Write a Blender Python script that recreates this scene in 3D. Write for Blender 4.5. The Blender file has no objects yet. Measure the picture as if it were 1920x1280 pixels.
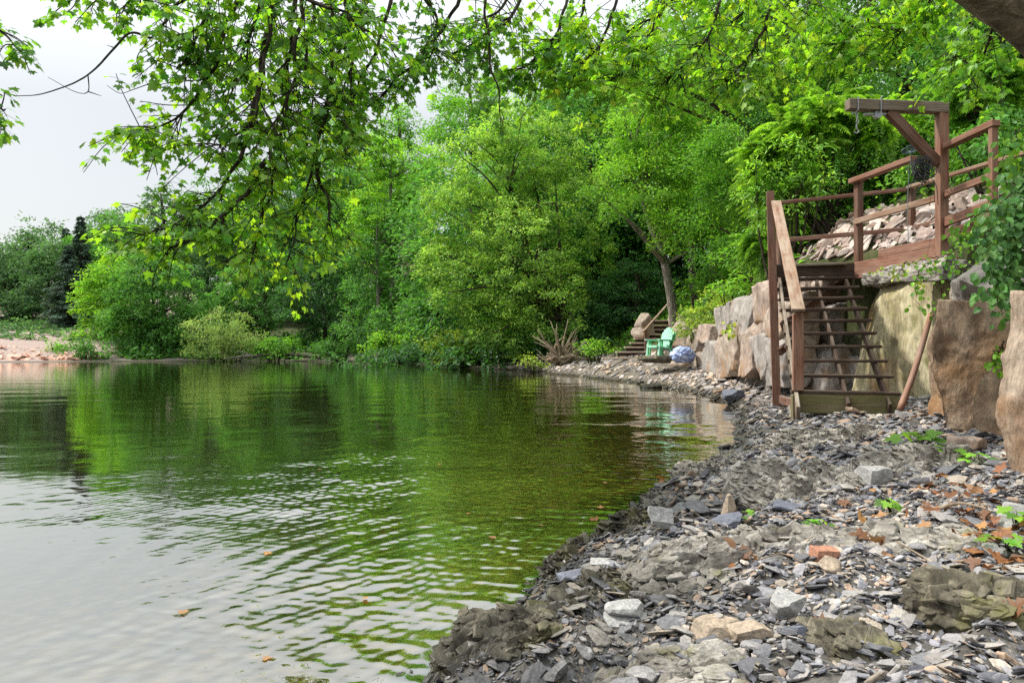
import bpy, bmesh, math, random
import numpy as np
from mathutils import Vector

SEED = 7
rng = np.random.default_rng(SEED)
random.seed(SEED)
scene = bpy.context.scene
COL = scene.collection
F = 1280.0           # focal length in photograph pixels
EYE = 0.95           # camera height above the water
HORIZON = 660.0


def P(px, py, d):
    """world point that lies d metres ahead of the viewpoint"""
    return np.array([(px - 960.0) / F * d, d, EYE + (HORIZON - py) / F * d])


# ------------------------------------------------------------------ noise
def _hash(i, j, k, seed):
    i = i.astype(np.uint32); j = j.astype(np.uint32); k = k.astype(np.uint32)
    h = i * np.uint32(374761393) + j * np.uint32(668265263) + k * np.uint32(2147483647) + np.uint32(seed * 974634777 % 4294967291)
    h = (h ^ (h >> np.uint32(13))) * np.uint32(1274126177)
    h = h ^ (h >> np.uint32(16))
    return (h & np.uint32(0xFFFFFF)).astype(np.float64) / 8388607.5 - 1.0


def vnoise(p, seed=0):
    p = np.asarray(p, dtype=np.float64)
    f = np.floor(p)
    t = p - f
    t = t * t * t * (t * (t * 6 - 15) + 10)
    f = f.astype(np.int64)
    x, y, z = f[..., 0], f[..., 1], f[..., 2]
    tx, ty, tz = t[..., 0], t[..., 1], t[..., 2]
    r = 0
    for a in (0, 1):
        wx = tx if a else 1 - tx
        for b in (0, 1):
            wy = ty if b else 1 - ty
            for c in (0, 1):
                wz = tz if c else 1 - tz
                r = r + wx * wy * wz * _hash(x + a, y + b, z + c, seed)
    return r


def fbm(p, octaves=4, seed=0, gain=0.5, lac=2.03):
    p = np.asarray(p, dtype=np.float64)
    r, a = 0, 1.0
    for o in range(octaves):
        r = r + a * vnoise(p, seed + o * 17)
        p = p * lac + 3.1
        a *= gain
    return r


def ridged(p, octaves=4, seed=0, gain=0.5, lac=2.1):
    r, a = 0, 1.0
    p = np.asarray(p, dtype=np.float64)
    for o in range(octaves):
        r = r + a * (1 - np.abs(vnoise(p, seed + o * 13)) * 2)
        p = p * lac + 1.7
        a *= gain
    return r


def norm(v):
    v = np.asarray(v, dtype=np.float64)
    return v / np.maximum(np.linalg.norm(v, axis=-1, keepdims=True), 1e-9)


def smooth01(t):
    t = np.clip(t, 0, 1)
    return t * t * (3 - 2 * t)


# ------------------------------------------------------------------ mesh + object helpers
def mesh_np(name, verts, faces, mat=None, col=None, smooth=False, gc=None):
    """faces: list of int arrays (n, k)"""
    me = bpy.data.meshes.new(name)
    verts = np.asarray(verts, dtype=np.float32)
    me.vertices.add(len(verts))
    me.vertices.foreach_set("co", verts.ravel())
    faces = [np.asarray(f, dtype=np.int32) for f in faces if len(f)]
    loops = np.concatenate([f.ravel() for f in faces])
    sizes = np.concatenate([np.full(len(f), f.shape[1], dtype=np.int32) for f in faces])
    starts = np.concatenate([[0], np.cumsum(sizes)[:-1]]).astype(np.int32)
    me.loops.add(len(loops))
    me.loops.foreach_set("vertex_index", loops)
    me.polygons.add(len(sizes))
    me.polygons.foreach_set("loop_start", starts)
    me.update(calc_edges=True)
    if smooth:
        me.polygons.foreach_set("use_smooth", np.ones(len(sizes), dtype=bool))
    else:
        me.polygons.foreach_set("use_smooth", np.zeros(len(sizes), dtype=bool))
    if col is not None:
        at = me.attributes.new("col", "FLOAT_COLOR", "POINT")
        c = np.ones((len(verts), 4), dtype=np.float32)
        c[:, :3] = col
        at.data.foreach_set("color", c.ravel())
    if gc is not None:
        at = me.attributes.new("gc", "FLOAT_VECTOR", "POINT")
        at.data.foreach_set("vector", np.asarray(gc, dtype=np.float32).ravel())
    if mat is not None:
        me.materials.append(mat)
    me.update()
    return me


def obj(name, me, parent=None):
    o = bpy.data.objects.new(name, me)
    COL.objects.link(o)
    if parent is not None:
        o.parent = parent
        o.matrix_parent_inverse = parent_inverse(parent)
    return o


def parent_inverse(p):
    from mathutils import Matrix
    return (Matrix.Translation(p.location) @ p.rotation_euler.to_matrix().to_4x4()).inverted()


def tag(o, label, cat, group=None, kind=None):
    o["label"] = label
    if cat:
        o["category"] = cat
    if group:
        o["group"] = group
    if kind:
        o["kind"] = kind
    return o


def thing(name, label, cat, loc, group=None):
    o = bpy.data.objects.new(name, None)
    COL.objects.link(o)
    o.location = tuple(float(v) for v in loc)
    o.empty_display_size = 0.1
    return tag(o, label, cat, group)


class MB:
    """collects geometry for ONE mesh object"""
    def __init__(self):
        self.v, self.f, self.c, self.g, self.n = [], {}, [], [], 0

    def add(self, v, faces, col=(1, 1, 1), gc=None):
        v = np.asarray(v, dtype=np.float64)
        for f in faces:
            f = np.asarray(f)
            if len(f):
                self.f.setdefault(f.shape[1], []).append(f + self.n)
        self.v.append(v)
        self.c.append(np.broadcast_to(np.asarray(col, dtype=np.float64), (len(v), 3)))
        self.g.append(v if gc is None else np.asarray(gc))
        self.n += len(v)

    def build(self, name, mat, parent=None, smooth=False):
        me = mesh_np(name, np.concatenate(self.v), [np.concatenate(a) for a in self.f.values()], mat,
                     np.concatenate(self.c), smooth, np.concatenate(self.g))
        return obj(name, me, parent)


def tube_geo(pts, radii, n=8, rough=0.0, seed=0):
    pts = np.asarray(pts, dtype=np.float64)
    m = len(pts)
    radii = np.broadcast_to(np.asarray(radii, dtype=np.float64), (m,))
    tan = norm(np.gradient(pts, axis=0))
    ref = np.array([0.13, 0.2, 1.0]) if abs(tan[0][2]) < 0.9 else np.array([1.0, 0.1, 0.0])
    a = norm(np.cross(tan, ref))
    b = np.cross(tan, a)
    th = np.linspace(0, 2 * math.pi, n, endpoint=False)
    ring = a[:, None, :] * np.cos(th)[None, :, None] + b[:, None, :] * np.sin(th)[None, :, None]
    rr = np.repeat(radii[:, None], n, axis=1)
    if rough:
        q = pts[:, None, :] + ring * radii[:, None, None]
        rr = rr * (1 + rough * fbm(q / max(radii.max(), 1e-3) * 1.3, 3, seed))
    v = (pts[:, None, :] + ring * rr[..., None]).reshape(-1, 3)
    i = np.arange(m - 1)[:, None] * n
    j = np.arange(n)[None, :]
    j2 = (j + 1) % n
    q = np.stack([i + j, i + j2, i + n + j2, i + n + j], -1).reshape(-1, 4)
    caps = [np.arange(n)[::-1][None, :], (np.arange(n) + (m - 1) * n)[None, :]]
    s = np.concatenate([[0], np.cumsum(np.linalg.norm(np.diff(pts, axis=0), axis=1))])
    gc = np.stack([np.repeat(s, n), (ring[..., 0] * radii[:, None]).ravel(), (ring[..., 2] * radii[:, None]).ravel()], -1)
    return v, [q] + caps, gc


def spline(ctrl, n):
    """Catmull-Rom through the control points"""
    c = np.asarray(ctrl, dtype=np.float64)
    c = np.vstack([2 * c[0] - c[1], c, 2 * c[-1] - c[-2]])
    k = len(c) - 3
    t = np.linspace(0, k - 1e-6, n)
    i = t.astype(int)
    u = (t - i)[:, None]
    p0, p1, p2, p3 = c[i], c[i + 1], c[i + 2], c[i + 3]
    return 0.5 * (2 * p1 + (p2 - p0) * u + (2 * p0 - 5 * p1 + 4 * p2 - p3) * u ** 2 + (3 * p1 - p0 - 3 * p2 + p3) * u ** 3)


def beam_geo(p0, p1, w, h, up=(0, 0, 1), bevel=0.006, wob=0.0035):
    """a sawn timber from p0 to p1: w wide across, h high along 'up', edges eased"""
    p0 = np.asarray(p0, float); p1 = np.asarray(p1, float)
    t = norm(p1 - p0)
    side = norm(np.cross(t, np.asarray(up, float)))
    u = np.cross(side, t)
    L = np.linalg.norm(p1 - p0)
    b = min(bevel, w * 0.2, h * 0.2)
    a2 = [(-w / 2 + b, -h / 2), (w / 2 - b, -h / 2), (w / 2, -h / 2 + b), (w / 2, h / 2 - b), (w / 2 - b, h / 2), (-w / 2 + b, h / 2), (-w / 2, h / 2 - b), (-w / 2, -h / 2 + b)]
    segs = max(2, int(L / 0.25) + 1)
    rings, gcs = [], []
    off = rng.uniform(0, 40, 3)
    xs = np.linspace(0, L, segs)
    ins = [1 - 2 * b / min(w, h)] + [1] * segs + [1 - 2 * b / min(w, h)]
    xs = np.concatenate([[0], np.clip(xs, b, L - b), [L]])
    for x, k in zip(xs, ins):
        for (sx, sy) in a2:
            j = wob * vnoise(np.array([x * 3 + off[0], sx * 30 + off[1], sy * 30]), 3) if wob else 0
            rings.append(p0 + t * x + side * (sx * k + j) + u * (sy * k + j * 0.6))
            gcs.append((x + off[0], sx + off[1], sy + off[2]))
    n, m = 8, len(xs)
    i = np.arange(m - 1)[:, None] * n
    j = np.arange(n)[None, :]
    j2 = (j + 1) % n
    q = np.stack([i + j, i + j2, i + n + j2, i + n + j], -1).reshape(-1, 4)
    caps = [np.arange(n)[::-1][None, :], (np.arange(n) + (m - 1) * n)[None, :]]
    return np.array(rings), [q] + caps, np.array(gcs)


# ------------------------------------------------------------------ materials
def new_mat(name):
    m = bpy.data.materials.new(name)
    m.use_nodes = True
    nt = m.node_tree
    nt.nodes.clear()
    out = nt.nodes.new("ShaderNodeOutputMaterial")
    return m, nt, out


def N(nt, kind, **kw):
    n = nt.nodes.new(kind)
    for k, v in kw.items():
        if k.startswith("i_"):
            n.inputs[k[2:].replace("_", " ")].default_value = v
        else:
            setattr(n, k, v)
    return n


def ramp(nt, fac, stops):
    r = nt.nodes.new("ShaderNodeValToRGB")
    el = r.color_ramp.elements
    while len(el) < len(stops):
        el.new(0.5)
    for e, (p, c) in zip(el, stops):
        e.position = p
        e.color = (*c, 1)
    nt.links.new(fac, r.inputs["Fac"])
    return r.outputs["Color"]


def mixc(nt, fac, a, b, blend="MIX"):
    m = nt.nodes.new("ShaderNodeMix")
    m.data_type = "RGBA"
    m.blend_type = blend
    for sock, v in ((m.inputs[0], fac), (m.inputs[6], a), (m.inputs[7], b)):
        if hasattr(v, "is_linked") or hasattr(v, "links"):
            nt.links.new(v, sock)
        elif isinstance(v, (int, float)):
            sock.default_value = v
        else:
            sock.default_value = (*v, 1)
    return m.outputs[2]


def noise(nt, vec, scale, detail=4, rough=0.55, dist=0.0):
    n = N(nt, "ShaderNodeTexNoise")
    n.inputs["Scale"].default_value = scale
    n.inputs["Detail"].default_value = detail
    n.inputs["Roughness"].default_value = rough
    n.inputs["Distortion"].default_value = dist
    if vec is not None:
        nt.links.new(vec, n.inputs["Vector"])
    return n.outputs["Fac"]


def mapping(nt, vec, scale=(1, 1, 1), rot=(0, 0, 0)):
    m = N(nt, "ShaderNodeMapping")
    m.inputs["Scale"].default_value = scale
    m.inputs["Rotation"].default_value = rot
    nt.links.new(vec, m.inputs["Vector"])
    return m.outputs["Vector"]


def bump(nt, height, strength=0.5, dist=0.01, normal=None):
    b = N(nt, "ShaderNodeBump")
    b.inputs["Strength"].default_value = strength
    b.inputs["Distance"].default_value = dist
    nt.links.new(height, b.inputs["Height"])
    if normal is not None:
        nt.links.new(normal, b.inputs["Normal"])
    return b.outputs["Normal"]


def leaf_material(name, trans=0.45, gloss=0.05, rough=0.45, warm=(1.25, 1.15, 0.6)):
    m, nt, out = new_mat(name)
    at = N(nt, "ShaderNodeAttribute", attribute_name="col")
    c = at.outputs["Color"]
    d = N(nt, "ShaderNodeBsdfDiffuse")
    t = N(nt, "ShaderNodeBsdfTranslucent")
    g = N(nt, "ShaderNodeBsdfGlossy")
    g.inputs["Roughness"].default_value = rough
    g.inputs["Color"].default_value = (0.9, 0.95, 1.0, 1)
    nt.links.new(c, d.inputs["Color"])
    tc = mixc(nt, 1.0, c, warm, "MULTIPLY")
    nt.links.new(tc, t.inputs["Color"])
    m1 = N(nt, "ShaderNodeMixShader"); m1.inputs[0].default_value = trans
    nt.links.new(d.outputs[0], m1.inputs[1]); nt.links.new(t.outputs[0], m1.inputs[2])
    m2 = N(nt, "ShaderNodeMixShader"); m2.inputs[0].default_value = gloss
    nt.links.new(m1.outputs[0], m2.inputs[1]); nt.links.new(g.outputs[0], m2.inputs[2])
    nt.links.new(m2.outputs[0], out.inputs["Surface"])
    return m


def principled(nt, out, color, rough=0.7, normal=None, spec=0.3):
    b = N(nt, "ShaderNodeBsdfPrincipled")
    if isinstance(color, tuple):
        b.inputs["Base Color"].default_value = (*color, 1)
    else:
        nt.links.new(color, b.inputs["Base Color"])
    if isinstance(rough, (int, float)):
        b.inputs["Roughness"].default_value = rough
    else:
        nt.links.new(rough, b.inputs["Roughness"])
    b.inputs["Specular IOR Level"].default_value = spec
    if normal is not None:
        nt.links.new(normal, b.inputs["Normal"])
    nt.links.new(b.outputs[0], out.inputs["Surface"])
    return b


def bark_material(name, dark, light, scale=14.0):
    m, nt, out = new_mat(name)
    at = N(nt, "ShaderNodeAttribute", attribute_name="gc")
    v = mapping(nt, at.outputs["Vector"], (0.35, 1.6, 1.6))
    n1 = noise(nt, v, scale, 5, 0.65, 0.6)
    tc = N(nt, "ShaderNodeTexCoord")
    n2 = noise(nt, tc.outputs["Object"], 2.0, 4)
    c = ramp(nt, n1, [(0.32, tuple(x * 0.35 for x in dark)), (0.48, dark), (0.68, light)])
    c = mixc(nt, n2, c, tuple(min(1, x * 1.2) for x in light), "MULTIPLY") if False else c
    c2 = ramp(nt, n2, [(0.35, (0.75, 0.8, 0.7)), (0.65, (1.15, 1.1, 1.05))])
    c = mixc(nt, 1.0, c, c2, "MULTIPLY")
    principled(nt, out, c, 0.9, bump(nt, n1, 0.9, 0.03), 0.15)
    return m


def wood_material(name, a, b, grey, greyness=0.35, green=0.0):
    """stained timber weathering to grey; grain runs along the piece (attribute gc.x)"""
    m, nt, out = new_mat(name)
    at = N(nt, "ShaderNodeAttribute", attribute_name="gc")
    v = at.outputs["Vector"]
    g1 = noise(nt, mapping(nt, v, (1.2, 26, 26)), 2.2, 5, 0.6, 0.8)
    g2 = noise(nt, mapping(nt, v, (0.5, 90, 90)), 2.0, 3, 0.6)
    n3 = noise(nt, mapping(nt, v, (1, 3, 3)), 2.2, 4, 0.6)
    c = ramp(nt, g1, [(0.30, tuple(x * 0.38 for x in a)), (0.46, a), (0.68, b)])
    wear = ramp(nt, n3, [(0.45 - greyness * 0.2, (0, 0, 0)), (0.75 - greyness * 0.2, (1, 1, 1))])
    geo = N(nt, "ShaderNodeNewGeometry")
    sep = N(nt, "ShaderNodeSeparateXYZ")
    nt.links.new(geo.outputs["Normal"], sep.inputs[0])
    upm = N(nt, "ShaderNodeMapRange")
    upm.inputs[1].default_value = 0.2; upm.inputs[2].default_value = 0.8
    upm.inputs[3].default_value = greyness; upm.inputs[4].default_value = min(1.0, greyness + 0.5)
    nt.links.new(sep.outputs["Z"], upm.inputs[0])
    mm = N(nt, "ShaderNodeMath", operation="MULTIPLY")
    nt.links.new(wear, mm.inputs[0]); nt.links.new(upm.outputs[0], mm.inputs[1])
    gr = ramp(nt, g2, [(0.3, tuple(x * 0.6 for x in grey)), (0.7, grey)])
    c = mixc(nt, mm.outputs[0], c, gr)
    if green:
        n4 = noise(nt, mapping(nt, v, (1.0, 6, 6)), 1.7, 5, 0.6)
        gm = ramp(nt, n4, [(0.5 - green * 0.4, (0, 0, 0)), (0.85 - green * 0.4, (1, 1, 1))])
        c = mixc(nt, gm, c, (0.14, 0.145, 0.05))
    principled(nt, out, c, 0.8, bump(nt, g1, 0.5, 0.004), 0.2)
    return m


def rock_material(name, stops, scale=3.0, stretch=(1, 1, 1), bumpd=0.02, wet=False, moss=0.0, attr=None, rough=0.85, rot=(0, 0, 0), rust=0.0, bstrength=0.8):
    m, nt, out = new_mat(name)
    tc = N(nt, "ShaderNodeTexCoord")
    v = tc.outputs["Object"]
    vs = mapping(nt, v, stretch, rot)
    n1 = noise(nt, vs, scale, 7, 0.62, 0.4)
    n2 = noise(nt, vs, scale * 7, 6, 0.65)
    n3 = noise(nt, v, scale * 0.6, 3, 0.5)
    c = ramp(nt, n1, stops)
    sp = ramp(nt, n2, [(0.3, (0.5, 0.5, 0.5)), (0.5, (0.95, 0.95, 0.95)), (0.7, (1.3, 1.28, 1.25))])
    c = mixc(nt, 1.0, c, sp, "MULTIPLY")
    if rust:
        rm = ramp(nt, n3, [(0.56 - rust * 0.2, (0, 0, 0)), (0.7 - rust * 0.2, (1, 1, 1))])
        mu = N(nt, "ShaderNodeMath", operation="MULTIPLY"); mu.inputs[1].default_value = 0.75
        nt.links.new(rm, mu.inputs[0])
        c = mixc(nt, mu.outputs[0], c, (0.30, 0.165, 0.075))
    if moss:
        mm = ramp(nt, noise(nt, v, scale * 1.3, 5, 0.6), [(0.62 - moss * 0.3, (0, 0, 0)), (0.78 - moss * 0.3, (1, 1, 1))])
        mu = N(nt, "ShaderNodeMath", operation="MULTIPLY"); mu.inputs[1].default_value = 0.8
        nt.links.new(mm, mu.inputs[0])
        c = mixc(nt, mu.outputs[0], c, (0.15, 0.145, 0.04))
    if attr == "col":
        at = N(nt, "ShaderNodeAttribute", attribute_name="col")
        c = mixc(nt, 1.0, c, at.outputs["Color"], "MULTIPLY")
    elif attr == "rand":
        oi = N(nt, "ShaderNodeObjectInfo")
        cr = ramp(nt, oi.outputs["Random"], STONE_STOPS)
        c = mixc(nt, 1.0, c, cr, "MULTIPLY")
    rr = rough
    if wet:
        geo = N(nt, "ShaderNodeNewGeometry")
        sep = N(nt, "ShaderNodeSeparateXYZ"); nt.links.new(geo.outputs["Position"], sep.inputs[0])
        mr = N(nt, "ShaderNodeMapRange")
        mr.inputs[1].default_value = 0.055; mr.inputs[2].default_value = 0.19
        ad = N(nt, "ShaderNodeMath", operation="MULTIPLY_ADD"); ad.inputs[1].default_value = 0.12; 
        nt.links.new(n3, ad.inputs[0]); nt.links.new(sep.outputs["Z"], ad.inputs[2])
        sb = N(nt, "ShaderNodeMath", operation="SUBTRACT"); sb.inputs[1].default_value = 0.06
        nt.links.new(ad.outputs[0], sb.inputs[0])
        nt.links.new(sb.outputs[0], mr.inputs[0])
        dk = ramp(nt, mr.outputs[0], [(0.0, (0.22, 0.22, 0.2)), (1.0, (1, 1, 1))])
        c = mixc(nt, 1.0, c, dk, "MULTIPLY")
        r2 = N(nt, "ShaderNodeMapRange"); r2.inputs[3].default_value = 0.28; r2.inputs[4].default_value = rough
        nt.links.new(mr.outputs[0], r2.inputs[0])
        rr = r2.outputs[0]
    nb = bump(nt, n1, bstrength, bumpd)
    nb = bump(nt, n2, bstrength * 0.7, bumpd * 0.3, nb)
    nb = bump(nt, noise(nt, v, scale * 26, 4, 0.7), bstrength * 0.5, bumpd * 0.08, nb)
    principled(nt, out, c, rr, nb, 0.25)
    return m


STONE_STOPS = [(0.0, (0.50, 0.52, 0.58)), (0.3, (0.85, 0.88, 0.96)), (0.5, (1.35, 1.34, 1.36)), (0.7, (1.75, 1.66, 1.5)), (0.86, (1.1, 1.13, 1.22)), (0.95, (2.0, 1.75, 1.4)), (1.0, (0.7, 0.75, 0.9))]

M_LEAF = leaf_material("tree_leaf", 0.46, 0.025, 0.5, (1.25, 1.3, 0.8))
M_MAPLE = leaf_material("maple_leaf", 0.54, 0.03, 0.45, (1.75, 1.6, 0.6))
M_NEEDLE = leaf_material("conifer_needles", 0.15, 0.03, 0.6)
M_VINE = leaf_material("vine_leaf", 0.35, 0.02, 0.5)
M_DRY = leaf_material("dry_leaf", 0.2, 0.03, 0.6, (1.1, 1.0, 0.8))
M_BARK = bark_material("grey_bark", (0.19, 0.165, 0.145), (0.42, 0.39, 0.36))
M_BARK_DARK = bark_material("dark_bark", (0.055, 0.042, 0.034), (0.14, 0.11, 0.09))
M_BARK_BIG = bark_material("maple_bark", (0.20, 0.16, 0.135), (0.46, 0.40, 0.35), 16)
M_DRIFT = bark_material("driftwood_bleached", (0.30, 0.24, 0.18), (0.52, 0.44, 0.35), 20)
M_TWIG = bark_material("twig_bark", (0.045, 0.036, 0.03), (0.11, 0.09, 0.075), 30)
M_WOOD = wood_material("stained_timber", (0.115, 0.052, 0.034), (0.19, 0.093, 0.062), (0.36, 0.29, 0.23), 0.3)
M_WOOD_PALE = wood_material("worn_timber", (0.20, 0.105, 0.065), (0.32, 0.19, 0.12), (0.46, 0.37, 0.28), 0.55)
M_WOOD_RED = wood_material("reddish_timber", (0.20, 0.088, 0.056), (0.31, 0.155, 0.103), (0.42, 0.32, 0.25), 0.38)
M_WOOD_DARK = wood_material("dark_timber", (0.045, 0.028, 0.021), (0.09, 0.055, 0.04), (0.17, 0.14, 0.10), 0.25)  # darkest brown of the timbers
M_WOOD_GREEN = wood_material("mossy_timber", (0.15, 0.115, 0.065), (0.26, 0.215, 0.135), (0.32, 0.28, 0.20), 0.35, 0.3)
M_WOOD_GREY = wood_material("grey_timber", (0.12, 0.085, 0.06), (0.22, 0.165, 0.12), (0.36, 0.31, 0.25), 0.5)

SLATE = [(0.25, (0.05, 0.052, 0.058)), (0.5, (0.17, 0.172, 0.18)), (0.75, (0.29, 0.28, 0.265))]
M_STONE = rock_material("slate_chips", [(0.2, (0.11, 0.107, 0.11)), (0.5, (0.205, 0.20, 0.198)), (0.8, (0.29, 0.28, 0.265))], 9, bumpd=0.004, wet=True, attr="rand", rough=0.7)
M_GRAVEL = rock_material("gravel_chips", [(0.2, (0.115, 0.112, 0.115)), (0.5, (0.205, 0.20, 0.197)), (0.8, (0.285, 0.275, 0.26))], 9, bumpd=0.004, wet=True, attr="col", rough=0.7)
M_OUTCROP = rock_material("bedrock", [(0.26, (0.045, 0.042, 0.036)), (0.42, (0.17, 0.157, 0.135)), (0.56, (0.30, 0.28, 0.245)), (0.75, (0.46, 0.44, 0.40))], 7.0, (1, 1.7, 2.0), 0.015, wet=True, moss=0.12, rot=(0.2, 0.3, 0.7))
M_OUTCROP_DARK = rock_material("dark_mossy_bedrock", [(0.3, (0.03, 0.026, 0.02)), (0.5, (0.11, 0.098, 0.07)), (0.7, (0.26, 0.235, 0.175))], 4, (2.4, 2.0, 0.7), 0.02, wet=True, moss=0.3)
M_GROUND = rock_material("shore_soil", [(0.25, (0.045, 0.042, 0.038)), (0.5, (0.13, 0.125, 0.115)), (0.75, (0.23, 0.22, 0.205))], 5, (1, 1, 1), 0.03, wet=True)
M_ROCK_TAN = rock_material("tan_block_stone", [(0.25, (0.20, 0.155, 0.12)), (0.5, (0.37, 0.30, 0.245)), (0.75, (0.50, 0.43, 0.37))], 2.2, (1, 1, 1), 0.03, rust=0.15)
M_ROCK_PINK = rock_material("pinkish_block_stone", [(0.25, (0.19, 0.135, 0.11)), (0.5, (0.37, 0.29, 0.24)), (0.75, (0.50, 0.42, 0.36))], 2.4, (1, 1, 0.5), 0.03, rust=0.2)
M_ROCK_GREY = rock_material("grey_block_stone", [(0.25, (0.17, 0.155, 0.145)), (0.5, (0.33, 0.30, 0.275)), (0.75, (0.46, 0.43, 0.40))], 2.4, (1, 1, 0.4), 0.03, rust=0.05)
M_ROCK_BROWN = rock_material("brown_block_stone", [(0.28, (0.05, 0.033, 0.023)), (0.42, (0.18, 0.12, 0.08)), (0.56, (0.32, 0.235, 0.165)), (0.75, (0.48, 0.385, 0.30))], 2.6, (1.5, 1.2, 0.7), 0.05, rust=0.24, bstrength=1.0)
M_ROCK_SLAB = rock_material("striped_tan_slab", [(0.28, (0.10, 0.07, 0.05)), (0.45, (0.27, 0.20, 0.15)), (0.68, (0.44, 0.36, 0.28))], 4.2, (1.8, 1.8, 0.6), 0.03, rust=0.08)
M_ROCK_YELLOW = rock_material("lichened_yellow_slab", [(0.30, (0.13, 0.11, 0.06)), (0.45, (0.40, 0.35, 0.21)), (0.66, (0.58, 0.53, 0.36))], 2.2, (1.6, 1.6, 0.5), 0.03, moss=0.3, rust=0.08)
M_RIPRAP = rock_material("pink_riprap_stone", [(0.25, (0.24, 0.15, 0.125)), (0.5, (0.42, 0.29, 0.25)), (0.75, (0.52, 0.40, 0.36))], 1.0, bumpd=0.05, attr="col")


# ================================================================== SETTING
# ---- light, sky, camera
SUN_EL, SUN_AZ = math.radians(50), math.radians(-75)   # azimuth measured from +Y (ahead) towards +X; light comes from the lake side
sun_dir = np.array([math.sin(SUN_AZ) * math.cos(SUN_EL), math.cos(SUN_AZ) * math.cos(SUN_EL), math.sin(SUN_EL)])
world = bpy.data.worlds.new("World")
scene.world = world
world.use_nodes = True
wn = world.node_tree
wn.nodes.clear()
wout = wn.nodes.new("ShaderNodeOutputWorld")
sky = wn.nodes.new("ShaderNodeTexSky")
sky.sky_type = "NISHITA"
sky.sun_disc = False
sky.sun_elevation = SUN_EL
sky.sun_rotation = SUN_AZ
sky.dust_density = 4.0
sky.air_density = 1.0
bg = wn.nodes.new("ShaderNodeBackground"); bg.inputs["Strength"].default_value = 0.05
wn.links.new(sky.outputs[0], bg.inputs[0])
# thin bright overcast: veil that brightens towards the zenith
tc = wn.nodes.new("ShaderNodeTexCoord")
sp = wn.nodes.new("ShaderNodeSeparateXYZ"); wn.links.new(tc.outputs["Generated"], sp.inputs[0])
mr = wn.nodes.new("ShaderNodeMapRange")
mr.inputs[1].default_value = 0.30; mr.inputs[2].default_value = 0.9; mr.inputs[3].default_value = 0.64; mr.inputs[4].default_value = 2.25
wn.links.new(sp.outputs["Z"], mr.inputs[0])
cl = wn.nodes.new("ShaderNodeTexNoise"); cl.inputs["Scale"].default_value = 2.2; cl.inputs["Detail"].default_value = 3
wn.links.new(tc.outputs["Generated"], cl.inputs["Vector"])
cr = ramp(wn, cl.outputs["Fac"], [(0.3, (0.945, 0.985, 0.975)), (0.7, (0.99, 1.0, 0.98))])
bg2 = wn.nodes.new("ShaderNodeBackground")
wn.links.new(cr, bg2.inputs[0]); wn.links.new(mr.outputs[0], bg2.inputs["Strength"])
addw = wn.nodes.new("ShaderNodeAddShader")
wn.links.new(bg.outputs[0], addw.inputs[0]); wn.links.new(bg2.outputs[0], addw.inputs[1])
wn.links.new(addw.outputs[0], wout.inputs["Surface"])

sl = bpy.data.lights.new("sun", "SUN")
sl.energy = 4.6
sl.angle = math.radians(3.0)
sl.color = (1.0, 0.95, 0.86)
so = bpy.data.objects.new("sun", sl)
COL.objects.link(so)
so.rotation_euler = Vector(tuple(-sun_dir)).to_track_quat("-Z", "Y").to_euler()

cam = bpy.data.cameras.new("camera")
cam.lens = 24.0
cam.sensor_width = 36.0
cam.shift_y = (HORIZON - 640.0) / 1920.0
cam.clip_start = 0.05
cam.clip_end = 2000.0
camo = bpy.data.objects.new("camera", cam)
COL.objects.link(camo)
camo.location = (0, 0, EYE)
camo.rotation_euler = (math.radians(90), 0, 0)
scene.camera = camo
scene.render.engine = "CYCLES"
scene.view_settings.view_transform = "Standard"
scene.view_settings.look = "None"
scene.view_settings.exposure = 0.0
cy = scene.cycles
cy.max_bounces = 7
cy.diffuse_bounces = 3
cy.glossy_bounces = 3
cy.transmission_bounces = 5
cy.transparent_max_bounces = 8
cy.caustics_reflective = False
cy.caustics_refractive = False
cy.sample_clamp_indirect = 4.0
cy.use_denoising = False
try:
    cy.denoiser = "OPENIMAGEDENOISE"
    cy.denoising_input_passes = "RGB_ALBEDO_NORMAL"
except Exception:
    pass

# ---- terrain: shoreline and the foot of the bank as polylines, heights from the distances to them
SHORE = np.array([(-1.6, -8), (-1.0, -2), (-0.75, 0.8), (-0.45, 1.6), (-0.205, 2.02), (0.06, 2.34), (0.24, 3.04), (0.79, 4.05), (1.35, 5.1), (2.05, 6.4), (2.6, 7.7), (2.99, 8.69), (3.45, 10.3), (4.04, 12.2), (4.3, 16.2), (3.77, 21), (1.03, 32.9), (-2.5, 40.5), (-6.3, 50.7), (-13, 64), (-25.7, 71.5), (-42.8, 67.6), (-48, 64), (-62, 60), (-90, 64), (-200, 90), (-420, 160)])
FOOT = np.array([(2.6, -8), (2.5, -1), (2.6, 1.5), (2.95, 3.3), (3.75, 4.6), (4.45, 5.9), (5.1, 6.9), (5.6, 8.2), (5.75, 9.2), (5.75, 10.6), (5.3, 11.7), (4.75, 12.3), (5.0, 14), (5.35, 16.5), (5.4, 18.5), (6.4, 21), (7.4, 25), (6.0, 29), (4.0, 36), (0.5, 44.5), (-4.5, 54), (-12, 67), (-25, 75), (-42, 71), (-48, 68.5), (-62, 65), (-90, 69), (-200, 96), (-420, 168)])
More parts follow.
